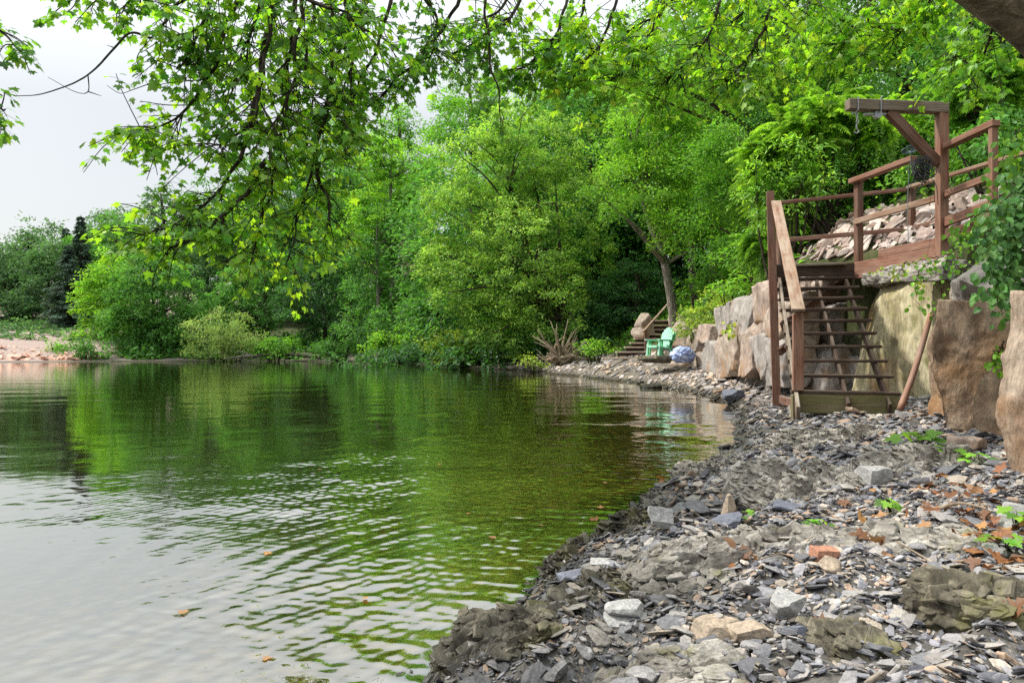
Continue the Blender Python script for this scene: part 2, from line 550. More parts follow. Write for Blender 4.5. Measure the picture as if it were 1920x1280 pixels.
# height of the bank right behind its foot and how steeply it climbs on from there, by vertex of FOOT
FOOT_H = np.array([1.0, 1.0, 1.0, 1.05, 1.2, 1.35, 1.5, 1.9, 2.0, 2.05, 2.1, 2.1, 1.95, 1.75, 1.45, .9, .5, .5, .5, .5, .5, .5, .4, .4, .5, .6, .8, 1.5, 1.5])
FOOT_S = np.array([.35, .35, .35, .4, .45, .5, .55, .6, .6, .6, .55, .5, .45, .42, .40, .38, .36, .34, .32, .3, .26, .2, .15, .12, .10, .10, .10, .1, .1])
FOOT_J = np.array([.3, .3, .3, .3, .3, .3, .3, .3, .3, .3, .3, .3, .35, .4, .6, 1, 2, 2, 2, 2, 2, 2, 2, 3, 4, 4, 4, 4, 4])


def poly_dist(x, y, poly, vals=None):
    """signed distance (positive to the right of the polyline's direction) and interpolated vertex values"""
    best = np.full(x.shape, 1e18)
    sgn = np.ones(x.shape)
    outv = [np.zeros(x.shape) for _ in (vals or [])]
    for i in range(len(poly) - 1):
        a, b = poly[i], poly[i + 1]
        dx, dy = b - a
        L2 = dx * dx + dy * dy
        t = np.clip(((x - a[0]) * dx + (y - a[1]) * dy) / L2, 0, 1)
        qx, qy = a[0] + t * dx, a[1] + t * dy
        d = (x - qx) ** 2 + (y - qy) ** 2
        m = d < best
        best = np.where(m, d, best)
        cr_ = (x - a[0]) * dy - (y - a[1]) * dx
        sgn = np.where(m, np.where(cr_ >= 0, 1.0, -1.0), sgn)
        for k, v in enumerate(vals or []):
            outv[k] = np.where(m, v[i] + (v[i + 1] - v[i]) * t, outv[k])
    return np.sqrt(best) * sgn, outv


def terrain(x, y, detail=True):
    x = np.asarray(x, float); y = np.asarray(y, float)
    sh = x.shape
    x = x.ravel(); y = y.ravel()
    p = np.stack([x, y, np.zeros_like(x)], -1)
    wob = 0.22 * fbm(p * 1.1, 3, 5) * np.clip(y / 5, 0.35, 1) + np.clip((y - 15) / 20, 0, 1) * 0.8 * fbm(p * 0.25, 3, 6)
    s, _ = poly_dist(x, y, SHORE)
    s = s + wob * 0.5
    b, (bh, bs, bj) = poly_dist(x, y, FOOT, [FOOT_H, FOOT_S, FOOT_J])
    k = np.clip(0.9 + (y - 10) * 0.11, 0.9, 2.3)
    k = np.where(y > 26, np.maximum(2.3 - (y - 26) * 0.1, 0.5), k)
    z = np.where(s > 0, (0.055 * (1 - np.exp(-s / 0.08)) + 0.15 * s - 0.012 * np.minimum(s, 5) ** 2) * k, np.maximum(s * 0.13, -2.5))
    if detail:
        near = smooth01((14 - y) / 6) * smooth01((s + 0.1) / 0.35)
        pr = np.stack([x * 0.8 + y * 0.6, (y * 0.8 - x * 0.6) * 2.4, z], -1)
        z = z + near * (0.045 * ridged(pr * 1.6, 4, 21) * 0.6 + 0.02 * fbm(p * 9, 3, 22) + 0.03 * fbm(p * 1.7, 2, 23))
        z = z + smooth01((s - 0.3) / 2) * smooth01((y - 9) / 8) * 0.06 * fbm(p * 1.5, 4, 24)
    up = smooth01((b + 0.02) / bj) * bh
    rise = np.where(b > 0, bs * np.minimum(b, 26) + 0.14 * np.clip(b - 26, 0, 120), 0)
    hill = np.where(b > -0.02, up + rise, 0)
    z = np.where(b > 0, np.minimum(z, 1.2), z)
    z = z + hill + np.where(b > 0, 0.12 * fbm(p * 0.8, 3, 31) * np.clip(b, 0, 1), 0)
    return z.reshape(sh)


def tz(x, y):
    return float(terrain(np.array([float(x)]), np.array([float(y)]))[0])


def axis_lines(lo, hi, f0, f1, fine, grow):
    a = list(np.arange(f0, f1, fine))
    s = fine
    x = a[0]
    left = []
    while x > lo:
        s = min(s * grow, 25); x -= s; left.append(x)
    s = fine
    x = a[-1]
    right = []
    while x < hi:
        s = min(s * grow, 25); x += s; right.append(x)
    return np.array(left[::-1] + a + right)


def grid_faces(nx, ny):
    i = np.arange(nx - 1)[None, :]
    j = np.arange(ny - 1)[:, None] * nx
    return np.stack([j + i, j + i + 1, j + i + 1 + nx, j + i + nx], -1).reshape(-1, 4)


gx = axis_lines(-420, 420, -0.9, 6.4, 0.03, 1.06)
gy = axis_lines(-30, 520, 0.9, 12.4, 0.033, 1.05)
GX, GY = np.meshgrid(gx, gy)
GZ = terrain(GX, GY)
me = mesh_np("ground", np.stack([GX, GY, GZ], -1).reshape(-1, 3), [grid_faces(len(gx), len(gy))], None, smooth=True)
# ground material: wet slate soil at the shore, leaf litter and green cover up on the bank
m, nt, out = new_mat("lakeside_ground")
tcg = N(nt, "ShaderNodeTexCoord"); v = tcg.outputs["Object"]
n1 = noise(nt, v, 6, 7, 0.65, 0.5); n2 = noise(nt, v, 45, 5, 0.7); n3 = noise(nt, v, 0.7, 4)
soil = ramp(nt, n1, [(0.3, (0.022, 0.021, 0.019)), (0.5, (0.075, 0.070, 0.062)), (0.72, (0.17, 0.16, 0.145))])
soil = mixc(nt, 1.0, soil, ramp(nt, n2, [(0.3, (0.45, 0.45, 0.45)), (0.5, (1, 1, 1)), (0.7, (1.4, 1.38, 1.35))]), "MULTIPLY")
cover = ramp(nt, n1, [(0.3, (0.02, 0.03, 0.008)), (0.5, (0.05, 0.065, 0.018)), (0.7, (0.09, 0.075, 0.035))])
geo = N(nt, "ShaderNodeNewGeometry"); sep = N(nt, "ShaderNodeSeparateXYZ"); nt.links.new(geo.outputs["Position"], sep.inputs[0])
ad = N(nt, "ShaderNodeMath", operation="MULTIPLY_ADD"); ad.inputs[1].default_value = 0.5
nt.links.new(n3, ad.inputs[0]); nt.links.new(sep.outputs["Z"], ad.inputs[2])
hm = ramp(nt, ad.outputs[0], [(0.0, (0, 0, 0)), (1.0, (1, 1, 1))])
mrg = N(nt, "ShaderNodeMapRange"); mrg.inputs[1].default_value = 1.05; mrg.inputs[2].default_value = 1.6
nt.links.new(ad.outputs[0], mrg.inputs[0])
lake = N(nt, "ShaderNodeMapRange"); lake.inputs[1].default_value = -41.5; lake.inputs[2].default_value = -44.0
nt.links.new(sep.outputs["X"], lake.inputs[0])
pink = ramp(nt, n1, [(0.3, (0.17, 0.12, 0.10)), (0.5, (0.31, 0.235, 0.205)), (0.7, (0.40, 0.32, 0.28))])
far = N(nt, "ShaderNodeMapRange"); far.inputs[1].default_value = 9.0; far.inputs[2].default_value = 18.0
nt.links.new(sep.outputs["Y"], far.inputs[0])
soil = mixc(nt, far.outputs[0], soil, mixc(nt, 1.0, soil, (1.75, 1.62, 1.45), "MULTIPLY"))  # sunlit look of the far beach painted into the soil
c = mixc(nt, mrg.outputs[0], soil, cover)
c = mixc(nt, lake.outputs[0], c, pink)
mw = N(nt, "ShaderNodeMapRange"); mw.inputs[1].default_value = 0.03; mw.inputs[2].default_value = 0.17
nt.links.new(sep.outputs["Z"], mw.inputs[0])
c = mixc(nt, 1.0, c, ramp(nt, mw.outputs[0], [(0, (0.3, 0.3, 0.27)), (1, (1, 1, 1))]), "MULTIPLY")
md = N(nt, "ShaderNodeMapRange"); md.inputs[1].default_value = -0.6; md.inputs[2].default_value = 0.0
nt.links.new(sep.outputs["Z"], md.inputs[0])
bedn = ramp(nt, noise(nt, v, 9, 5, 0.65), [(0.35, (0.25, 0.25, 0.25)), (0.5, (0.8, 0.8, 0.8)), (0.66, (1.7, 1.6, 1.4))])
bed = mixc(nt, 1.0, mixc(nt, md.outputs[0], (0.10, 0.075, 0.025), (0.36, 0.26, 0.12)), bedn, "MULTIPLY")  # bed colour darkens with depth, standing in for light lost in the water
under = N(nt, "ShaderNodeMapRange"); under.inputs[1].default_value = 0.0; under.inputs[2].default_value = -0.03
nt.links.new(sep.outputs["Z"], under.inputs[0])
c = mixc(nt, under.outputs[0], c, bed)
rr = N(nt, "ShaderNodeMapRange"); rr.inputs[3].default_value = 0.3; rr.inputs[4].default_value = 0.9
nt.links.new(mw.outputs[0], rr.inputs[0])
nb = bump(nt, n1, 0.8, 0.03); nb = bump(nt, n2, 0.7, 0.008, nb)
principled(nt, out, c, rr.outputs[0], nb, 0.3)
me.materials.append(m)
tag(obj("ground", me), "grey slate shore, lake bed and wooded bank", None, kind="structure")

# ---- water
wx = axis_lines(-420, 12, -2.6, 2.9, 0.0135, 1.03)
wy = axis_lines(-6, 300, 1.5, 6.3, 0.0105, 1.018)
WX, WY = np.meshgrid(wx, wy)
sx = np.gradient(wx)[None, :]; sy = np.gradient(wy)[:, None]
sp_ = np.maximum(sx, sy)
H = np.zeros_like(WX)
r2 = np.random.default_rng(11)
p3 = np.stack([WX, WY, np.zeros_like(WX)], -1)
gust = 0.55 + 0.75 * smooth01(0.5 + 0.9 * fbm(p3 * np.array([0.5, 0.7, 1]), 2, 41))
# calm water close in on the left, livelier towards the shore
calm = 0.28 + 0.72 * smooth01((WX + 1.75 + 0.25 * (WY - 3) + 0.5 * vnoise(p3 * 1.2, 44)) / 1.0)
calm = np.where(WY > 8, np.maximum(calm, smooth01((WY - 7) / 4) * 0.6), calm)
for i in range(62):
    lam = 0.046 * (1.07 ** i)
    th = r2.normal(1.66, 1.15 if lam < 0.3 else 0.55)
    kx, ky = math.cos(th), math.sin(th)
    kk = 2 * math.pi / lam
    w = lam * (0.0066 if lam < 0.075 else 0.0032 if lam < 0.12 else 0.0018 if lam < 0.3 else 0.0010) * np.clip((lam / sp_ - 2.2) / 2.5, 0, 1)
    env = 0.35 + 0.9 * smooth01(0.5 + vnoise(p3 * (0.55 / max(lam, 0.2)) * 0.5 + i * 7.7, 50 + i))
    H += w * env * np.sin(kk * (kx * WX + ky * WY) + r2.uniform(0, 6.28) + 2.4 * vnoise(p3 * 1.1 / max(lam, .18) + i * 3.1, 90 + i))
H *= gust * calm * np.clip(1.25 - WY / 60, 0.55, 1.2) * (1 - 0.35 * smooth01((WY - 4.2) / 2.5))
for (cx, cy_, lam, amp, r0, rw) in ((0.22, 2.75, 0.15, 0.0024, 1.15, 0.40), (-0.25, 2.05, 0.11, 0.0012, 0.8, 0.5), (0.5, 3.4, 0.19, 0.0012, 2.1, 0.6)):
    R = np.sqrt((WX - cx) ** 2 + (WY - cy_) ** 2)
    ang = np.arctan2(WY - cy_, WX - cx)
    e = np.exp(-((R - r0) / rw) ** 2) * (0.45 + 0.6 * smooth01(0.5 + vnoise(np.stack([ang * 1.6, R * 1.3, 0 * R], -1), 77)))
    H += amp * e * np.sin(2 * math.pi * R / lam + 0.5 * vnoise(p3 * 3, 78)) * np.clip((lam / sp_ - 2.2) / 2.5, 0, 1)
me = mesh_np("lake_water", np.stack([WX, WY, H], -1).reshape(-1, 3), [grid_faces(len(wx), len(wy))], None, smooth=True)
m, nt, out = new_mat("lake_water")
tcw = N(nt, "ShaderNodeTexCoord"); v = tcw.outputs["Object"]
nA = noise(nt, mapping(nt, v, (1.0, 2.2, 1)), 7.0, 3, 0.5)
nB = noise(nt, mapping(nt, v, (0.5, 1.6, 1)), 1.3, 3, 0.5)
cd = N(nt, "ShaderNodeCameraData") if False else None
nb = bump(nt, nB, 0.05, 0.08)
nb = bump(nt, nA, 0.05, 0.02, nb)
fr = N(nt, "ShaderNodeFresnel"); fr.inputs["IOR"].default_value = 1.33
nt.links.new(nb, fr.inputs["Normal"])
pw = N(nt, "ShaderNodeMath", operation="POWER"); pw.inputs[1].default_value = 0.29
nt.links.new(fr.outputs[0], pw.inputs[0])
gl = N(nt, "ShaderNodeBsdfGlossy"); gl.inputs["Roughness"].default_value = 0.035
gl.inputs["Color"].default_value = (0.94, 0.95, 0.91, 1)
nt.links.new(nb, gl.inputs["Normal"])
tr = N(nt, "ShaderNodeBsdfTransparent"); tr.inputs["Color"].default_value = (0.66, 0.64, 0.36, 1)
mx = N(nt, "ShaderNodeMixShader")
nt.links.new(pw.outputs[0], mx.inputs[0]); nt.links.new(tr.outputs[0], mx.inputs[1]); nt.links.new(gl.outputs[0], mx.inputs[2])
nt.links.new(mx.outputs[0], out.inputs["Surface"])
me.materials.append(m)
tag(obj("lake_water", me), "calm green lake water with small ripples reflecting the trees", None, kind="structure")


# ================================================================== ROCKS
_base = {}


def cube_grid(n):
    """welded cube surface with n cuts per edge, points in [-1, 1]"""
    if n not in _base:
        bm = bmesh.new()
        bmesh.ops.create_cube(bm, size=2)
        bmesh.ops.subdivide_edges(bm, edges=bm.edges[:], cuts=n, use_grid_fill=True)
        bm.verts.ensure_lookup_table()
        v = np.array([q.co[:] for q in bm.verts])
        f = np.array([[q.index for q in fc.verts] for fc in bm.faces])
        bm.free()
        _base[n] = (v, f)
    return _base[n]


def rock_geo(size, n=14, seed=0, round_=0.25, cuts=9, rough=0.05, strata=None, taper=0.0, cut_depth=(0.62, 0.95), frac=0.0):
    """a broken block: box eased towards an ellipsoid, sliced by random planes, then roughened"""
    r = np.random.default_rng(seed)
    v, f = cube_grid(n)
    v = v.copy()
    sph = v / np.linalg.norm(v, axis=1, keepdims=True)
    v = v * (1 - round_) + sph * round_ * 1.25
    if taper:
        v[:, :2] *= (1 - taper * (v[:, 2:3] + 1) / 2)
    for k in range(cuts):
        nrm = norm(r.normal(size=3))
        d = r.uniform(*cut_depth) * (np.abs(nrm).sum() * 0.5 + 0.42)
        over = v @ nrm - d
        v -= nrm[None, :] * np.maximum(over, 0)[:, None]
    size = np.asarray(size, float)
    p = v * size[None, :] / 2
    ms = float(size.min())
    nr = norm(v)
    o = r.uniform(0, 50, 3)
    disp = rough * ms * (fbm(p / ms * 1.6 + o, 5, seed % 97, 0.55))
    if frac:
        q = p / ms * 2.2 + o + 0.5 * np.stack([fbm(p / ms * 1.5 + o + k * 9, 2, 40 + k) for k in range(3)], -1)
        c1 = np.floor(q * np.array([1.0, 1.0, 0.55]))
        c2 = np.floor(q * np.array([2.3, 2.3, 1.2]) + 7)
        disp = disp + frac * ms * (0.7 * _hash(*c1.astype(np.int64).T, 5) + 0.35 * _hash(*c2.astype(np.int64).T, 6))
    if strata is not None:
        st = np.asarray(strata, float)
        q = p @ norm(st)
        lay = vnoise(np.stack([q / ms * 9 + o[0], fbm(p / ms * 1.2 + o, 2, 3) * 1.2, 0 * q], -1), 7)
        disp = disp + rough * ms * 0.9 * lay
    p = p + nr * disp[:, None]
    return p, [f]


def boulder(name, label, cat, loc, size, mat, rot=(0, 0, 0), seed=1, n=26, parent=None, smooth=True, **kw):
    v, f = rock_geo(size, n, seed, **kw)
    me = mesh_np(name, v, f, mat, np.ones((len(v), 3)), smooth)
    if smooth:
        me.polygons.foreach_set("use_smooth", np.ones(len(me.polygons), dtype=bool))
    o = obj(name, me, parent)
    o.location = tuple(float(q) for q in loc)
    o.rotation_euler = rot
    if parent is None:
        tag(o, label, cat)
    elif label:
        o["label"] = label
    return o


R = math.radians
A3 = np.array
# big upright blocks along the right of the beach
boulder("rock_slab", "tall striped tan rock slab standing at the right edge of the picture", "rock slab", (2.95, 3.36, 0.58), (0.84, 0.5, 1.24), M_ROCK_SLAB, (R(3), R(7), R(10)), 8, 56, round_=0.02, cuts=6, rough=0.03, strata=(0.9, 0.3, 0.1), frac=0.03)
boulder("rock_block", "rust brown upright rock block with a pale left face, behind the striped slab", "rock block", (4.00, 5.86, 0.82), (0.70, 0.62, 1.06), M_ROCK_BROWN, (R(-4), R(4), R(-30)), 12, 56, round_=0.0, cuts=6, rough=0.05, taper=0.04, frac=0.03)
boulder("rock_block", "narrow brown rock block wedged into the shade behind the leaning pole", "rock block", (4.72, 6.95, 0.85), (0.5, 0.6, 1.35), M_ROCK_BROWN, (R(2), R(5), R(18)), 15, 36, round_=0.1, cuts=9, rough=0.06, frac=0.03)
boulder("rock_block", "grey weathered ledge rock half covered by vines above the upright block", "rock block", (4.95, 6.5, 1.58), (1.2, 1.0, 0.6), M_ROCK_GREY, (R(4), R(-8), R(-30)), 23, 44, round_=0.2, cuts=10, rough=0.07, frac=0.04)
boulder("stone_slab", "smooth yellow lichened stone slab under the deck beside the stairs", "stone slab", (5.66, 9.72, 1.05), (0.75, 1.75, 1.8), M_ROCK_YELLOW, (0, R(-3), R(9)), 31, 44, round_=0.04, cuts=6, rough=0.03, frac=0.012)
boulder("stone_slab", "low rough grey cap stone lying on the yellow slab under the deck", "stone slab", (5.62, 9.55, 2.03), (0.66, 1.8, 0.30), M_OUTCROP, (0, R(-2), R(9)), 33, 34, round_=0.1, cuts=8, rough=0.1, frac=0.08)

boulder("rock_block", "brown rock wedged between the striped slab and the upright block", "rock block", (3.66, 4.85, 0.55), (0.42, 0.55, 0.85), M_ROCK_BROWN, (R(5), R(-4), R(25)), 27, 30, round_=0.12, cuts=10, rough=0.06, frac=0.03)
# retaining wall of stacked blocks between the two stairs: each block a part
wall = thing("stone_retaining_wall", "dry stacked wall of large pinkish grey stone blocks beyond the wooden stairs", "stone wall", (5.0, 14.5, 0.3))
wall_px = [  # (x0, x1, y0, y1) of each block in the photograph, its distance, material
    (1268, 1292, 655, 700, 19.4, "p"), (1290, 1312, 662, 704, 18.6, "t"), (1276, 1308, 628, 660, 19.4, "t"), (1306, 1322, 612, 642, 19.0, "p"),
    (1318, 1342, 640, 694, 17.3, "g"), (1340, 1374, 618, 702, 16.2, "t"), (1338, 1368, 578, 624, 16.6, "g"), (1366, 1404, 562, 624, 15.3, "g"),
    (1372, 1382, 622, 690, 15.9, "t"), (1380, 1410, 634, 702, 14.6, "p"), (1388, 1420, 608, 642, 14.8, "t"), (1402, 1444, 538, 612, 13.9, "p"),
    (1410, 1438, 636, 708, 13.6, "g"), (1418, 1428, 606, 640, 14.0, "p"), (1432, 1464, 560, 640, 13.0, "t"), (1434, 1462, 640, 716, 12.8, "g"),
    (1458, 1498, 530, 590, 12.3, "g"), (1458, 1496, 588, 650, 12.3, "t"), (1456, 1490, 648, 722, 12.3, "p"), (1494, 1522, 520, 600, 12.0, "t"),
    (1488, 1530, 598, 664, 12.0, "g"), (1488, 1524, 662, 728, 11.9, "t"), (1528, 1592, 572, 650, 11.6, "g"), (1520, 1586, 648, 732, 11.4, "g"),
    (1520, 1600, 512, 574, 11.7, "t"), (1594, 1640, 516, 600, 11.3, "t"), (1604, 1652, 598, 672, 11.1, "y"), (1600, 1650, 668, 742, 11.0, "g"),
]
wm = {"p": M_ROCK_PINK, "t": M_ROCK_TAN, "g": M_ROCK_GREY, "y": M_ROCK_YELLOW}
def on_wall(px):
    """distance at which the line of sight meets the wall's face line"""
    k = (px - 960) / F
    return (4.55 - 1.403) / (k - 0.115)


for i, (x0, x1, y0, y1, d, k) in enumerate(wall_px):
    if x0 < 1450:
        ya, yb = on_wall(x1), on_wall(x0)
        yb = min(yb, ya + 2.6)
        ym = (ya + yb) / 2
        c = A3([4.55 + (ym - 12.2) * 0.115 + 0.30, ym, EYE + (HORIZON - (y0 + y1) / 2) / F * ym])
        size = (0.62, (yb - ya) * 1.12, (y1 - y0) / F * ym * 1.2)
        yaw = -math.atan(0.115)
    else:
        c = P((x0 + x1) / 2, (y0 + y1) / 2, d) + A3([0.1, 0.2, 0])
        size = (max((x1 - x0) / F * d * 1.2, 0.3), 0.75, (y1 - y0) / F * d * 1.06)
        yaw = R(rng.uniform(-6, 10))
    boulder("wall_block", None, None, c, size, wm[k], (R(rng.uniform(-3, 3)), R(rng.uniform(-5, 3)), yaw), 100 + i, 22, wall, round_=0.05, cuts=8, rough=0.05, cut_depth=(0.80, 1.02), frac=0.025)

def chip_geo(r, k):
    """a slaty chip, unit length: irregular outline, flat faces, broken rim"""
    a = np.sort(np.linspace(0, 2 * math.pi, k, endpoint=False) + r.uniform(-0.33, 0.33, k))
    asp = r.uniform(0.45, 0.9)
    rad = r.uniform(0.72, 1.0, k)
    th = r.uniform(0.07, 0.25)
    ox, oy = np.cos(a) * rad * 0.5, np.sin(a) * rad * 0.5 * asp
    v = []
    tilt = r.uniform(-0.12, 0.12, 2)
    for s, z in ((0.80, -th / 2), (1.0, -th * 0.15), (0.96, th * 0.28), (0.80, th / 2)):
        j = r.uniform(0.94, 1.06, k)
        x, y = ox * s * j, oy * s * j
        v.append(np.stack([x, y, z + (x * tilt[0] + y * tilt[1]) + r.uniform(-0.02, 0.02, k)], -1))
    v = np.concatenate(v)
    i = (np.arange(3) * k)[:, None]
    j = np.arange(k)[None, :]
    j2 = (j + 1) % k
    q = np.stack([i + j, i + j2, i + k + j2, i + k + j], -1).reshape(-1, 4)
    tri_t = np.stack([np.full(k - 2, 3 * k), 3 * k + np.arange(1, k - 1), 3 * k + np.arange(2, k)], -1)
    tri_b = np.stack([np.zeros(k - 2, int), np.arange(2, k), np.arange(1, k - 1)], -1)
    return v, q, np.concatenate([tri_t, tri_b])


chips = [chip_geo(np.random.default_rng(300 + i), [5, 6, 6, 7, 8, 7][i % 6]) for i in range(18)]
# bedrock ribs breaking through the gravel
def outcrop(label, a, b, width, height, seed, mat=None, n=64, sink=0.45, cat="rock ledge", name="rock_outcrop", shards=1.0, shard_k=1.0):
    a = np.array(a, float); b = np.array(b, float)
    L = np.linalg.norm(b - a)
    v, f = cube_grid(n)
    v = v.copy()
    sph = norm(v)
    v = v * 0.35 + sph * 0.75
    height = height * 0.72
    p = v * np.array([L / 2, width / 2, height])[None, :]
    yaw = math.atan2(b[1] - a[1], b[0] - a[0])
    o = np.random.default_rng(seed).uniform(0, 60, 3)
    q = p / width
    warp = fbm(q * 1.1 + o, 3, 60)
    sheet = p @ norm(np.array([0.15, 0.9, 0.45])) / width
    st = vnoise(np.stack([sheet * 9 + o[0] + warp * 1.3, q[:, 0] * 0.9 + o[1], q[:, 2] * 0.6], -1), 61)
    st2 = vnoise(np.stack([sheet * 24 + o[0] + warp * 3, q[:, 0] * 2.4 + o[1], q[:, 2] * 1.2], -1), 62)
    rdg = ridged(q * np.array([1.6, 3.2, 2.0]) + o, 4, 63) - 0.5
    lay = sheet * 11 + warp * 1.6 + 0.35 * vnoise(q * 5 + o, 66)
    li = np.floor(lay)
    brk = np.floor(q[:, 0] * 2.6 + _hash(li.astype(np.int64), (li * 0).astype(np.int64), (li * 0).astype(np.int64), 8) * 3 + 0.3 * vnoise(q * 4, 67))
    shard = _hash(li.astype(np.int64), brk.astype(np.int64), (li * 0).astype(np.int64), 9)
    saw = lay - li
    d = width * (0.10 * st + 0.045 * st2 + 0.06 * rdg + 0.14 * warp + 0.02 * fbm(q * 9 + o, 3, 64) + 0.055 * shard + 0.045 * (saw - 0.5))
    edge = smooth01((1.0 - np.abs(v[:, 0])) / 0.5)
    p = p + norm(v / np.array([L, width, 2 * height])[None, :]) * d[:, None] * (0.4 + 0.6 * edge)[:, None]
    mbo = MB()
    mbo.add(p, [f])
    # upturned slate edges all over the rib, following its layering
    ro = np.random.default_rng(seed + 5)
    nrm = norm(p / np.array([L / 2, width / 2, height])[None, :] ** 2)
    ok = np.nonzero(nrm[:, 2] > 0.12)[0]
    n_sh = int(np.clip(L * width * 2600, 260, 2600) * shards)
    if n_sh and len(ok):
        pick = ro.choice(ok, n_sh)
        sn = norm(np.array([0.12, -0.45, 0.85]) + ro.normal(0, 0.2, (n_sh, 3)) + 0.22 * np.sin(p[pick] * 6))
        ax = norm(np.cross(sn, ro.normal(0, 0.6, (n_sh, 3)) + np.array([0, 1.0, 0.2])))
        by = np.cross(sn, ax)
        sz = np.minimum(0.042 * np.exp(ro.normal(0, 0.5, n_sh)), 0.11) * shard_k
        wh = ro.integers(0, len(chips), n_sh)
        for k, (cv, cq, ct_) in enumerate(chips):
            idx = np.nonzero(wh == k)[0]
            if len(idx):
                s3 = sz[idx][:, None, None]
                pts = p[pick[idx]][:, None, :] + s3 * (ax[idx][:, None, :] * cv[None, :, 0:1] + by[idx][:, None, :] * cv[None, :, 1:2] + sn[idx][:, None, :] * cv[None, :, 2:3] * 0.8)
                off = (np.arange(len(idx)) * len(cv))[:, None, None]
                mbo.add(pts.reshape(-1, 3), [(cq[None] + off).reshape(-1, 4), (ct_[None] + off).reshape(-1, 3)])
    o_ = mbo.build(name, mat or M_OUTCROP)
    me = o_.data
    sm = np.zeros(len(me.polygons), dtype=bool)
    me.polygons.foreach_set("use_smooth", sm)
    c = (a + b) / 2
    za, zb = tz(a[0], a[1]), tz(b[0], b[1])
    o_.location = (c[0], c[1], (za + zb) / 2 - height * sink)
    o_.rotation_euler = (0, -math.atan2(zb - za, L), yaw)
    return tag(o_, label, cat)


def G(px, py, z=0.2):
    """ground point seen at a photograph position, for a ground height z"""
    d = (EYE - z) * F / (py - HORIZON)
    return ((px - 960) / F * d, d)


outcrop("long grey layered bedrock ridge crossing the beach from the water to the gravel", G(1175, 1085, .1), G(1560, 985, .25), 0.42, 0.14, 201)
outcrop("wet brown rock rib lying at the water's edge in front of the shore", G(840, 1275, .02), G(1040, 1185, .05), 0.22, 0.085, 202, M_OUTCROP_DARK)
outcrop("dark moss stained rock face at the lower right of the beach", G(1720, 1165, .16), G(1925, 1215, .16), 0.26, 0.10, 203, M_OUTCROP_DARK)
outcrop("rounded grey bedrock hump below the upright brown block", G(1650, 880, .28), G(1790, 845, .33), 0.5, 0.11, 204)
outcrop("grey crumbly ledge between the leaf litter and the gravel at right", G(1560, 985, .26), G(1860, 1000, .3), 0.32, 0.09, 205)
outcrop("dark broken slate ledge along the waterline below the stairs", G(1240, 948, .05), G(1400, 848, .08), 0.34, 0.06, 206)
outcrop("weathered slate ledge with upturned layers in the middle of the beach", G(1420, 925, .2), G(1620, 870, .24), 0.5, 0.075, 207)
outcrop("low pale rock shelf under the gravel at the bottom of the picture", G(1130, 1290, .1), G(1420, 1275, .14), 0.2, 0.03, 208)
outcrop("small humped rock beside the dark moss stained face", G(1540, 1215, .16), G(1640, 1200, .18), 0.17, 0.06, 209, M_OUTCROP_DARK, 24)
outcrop("dark wet ledge of tilted slate along the water in front of the flat stones", G(1050, 1078, .03), G(1235, 960, .05), 0.26, 0.06, 212, M_OUTCROP_DARK)
outcrop("narrow splintered rock rib near the flat stones at the water's edge", G(1010, 1175, .04), G(1180, 1085, .08), 0.16, 0.05, 210, M_OUTCROP_DARK, 28)
outcrop("pale rough bedrock patch just in front of the stair foot", G(1480, 838, .2), G(1640, 800, .25), 0.6, 0.06, 211)

# ------------------------------------------------------------------ loose stones and gravel
big_chip_meshes = []
for i in range(20):
    r = np.random.default_rng(500 + i)
    v, f = rock_geo((1.0, r.uniform(0.5, 0.9), r.uniform(0.10, 0.30)), 9, 500 + i, round_=r.uniform(0.1, 0.5), cuts=10, rough=0.03, cut_depth=(0.5, 0.92), strata=(0.05, 0.1, 1))
    big_chip_meshes.append(mesh_np("stone", v, f, M_STONE, np.ones((len(v), 3)), False))


def quat_like(yaw, tx, ty):
    """rotation matrices (n,3,3): tilt about x and y, then yaw about z"""
    cz, sz = np.cos(yaw), np.sin(yaw)
    cx, sx_ = np.cos(tx), np.sin(tx)
    cy2, sy2 = np.cos(ty), np.sin(ty)
    o, z = np.ones_like(yaw), np.zeros_like(yaw)
    Rz = np.stack([np.stack([cz, -sz, z], -1), np.stack([sz, cz, z], -1), np.stack([z, z, o], -1)], -2)
    Rx = np.stack([np.stack([o, z, z], -1), np.stack([z, cx, -sx_], -1), np.stack([z, sx_, cx], -1)], -2)
    Ry = np.stack([np.stack([cy2, z, sy2], -1), np.stack([z, o, z], -1), np.stack([-sy2, z, cy2], -1)], -2)
    return Rz @ Rx @ Ry


def scatter(x0, x1, y0, y1, dens, med, sig, r, smin=-0.12, bmax=0.04, cap=0.16):
    n = int((x1 - x0) * (y1 - y0) * dens)
    x = r.uniform(x0, x1, n); y = r.uniform(y0, y1, n)
    s, _ = poly_dist(x, y, SHORE)
    b, _ = poly_dist(x, y, FOOT)
    patch = 0.75 + 0.6 * vnoise(np.stack([x * 1.3, y * 1.3, 0 * x], -1), 71)
    keep = (s > smin) & (b < bmax) & (r.uniform(0, 1, n) < patch + 0.35) & (np.abs(x / y) < 1.0)
    x, y = x[keep], y[keep]
    size = np.minimum(med * np.exp(r.normal(0, sig, len(x))), cap)
    return np.stack([x, y, size], -1)


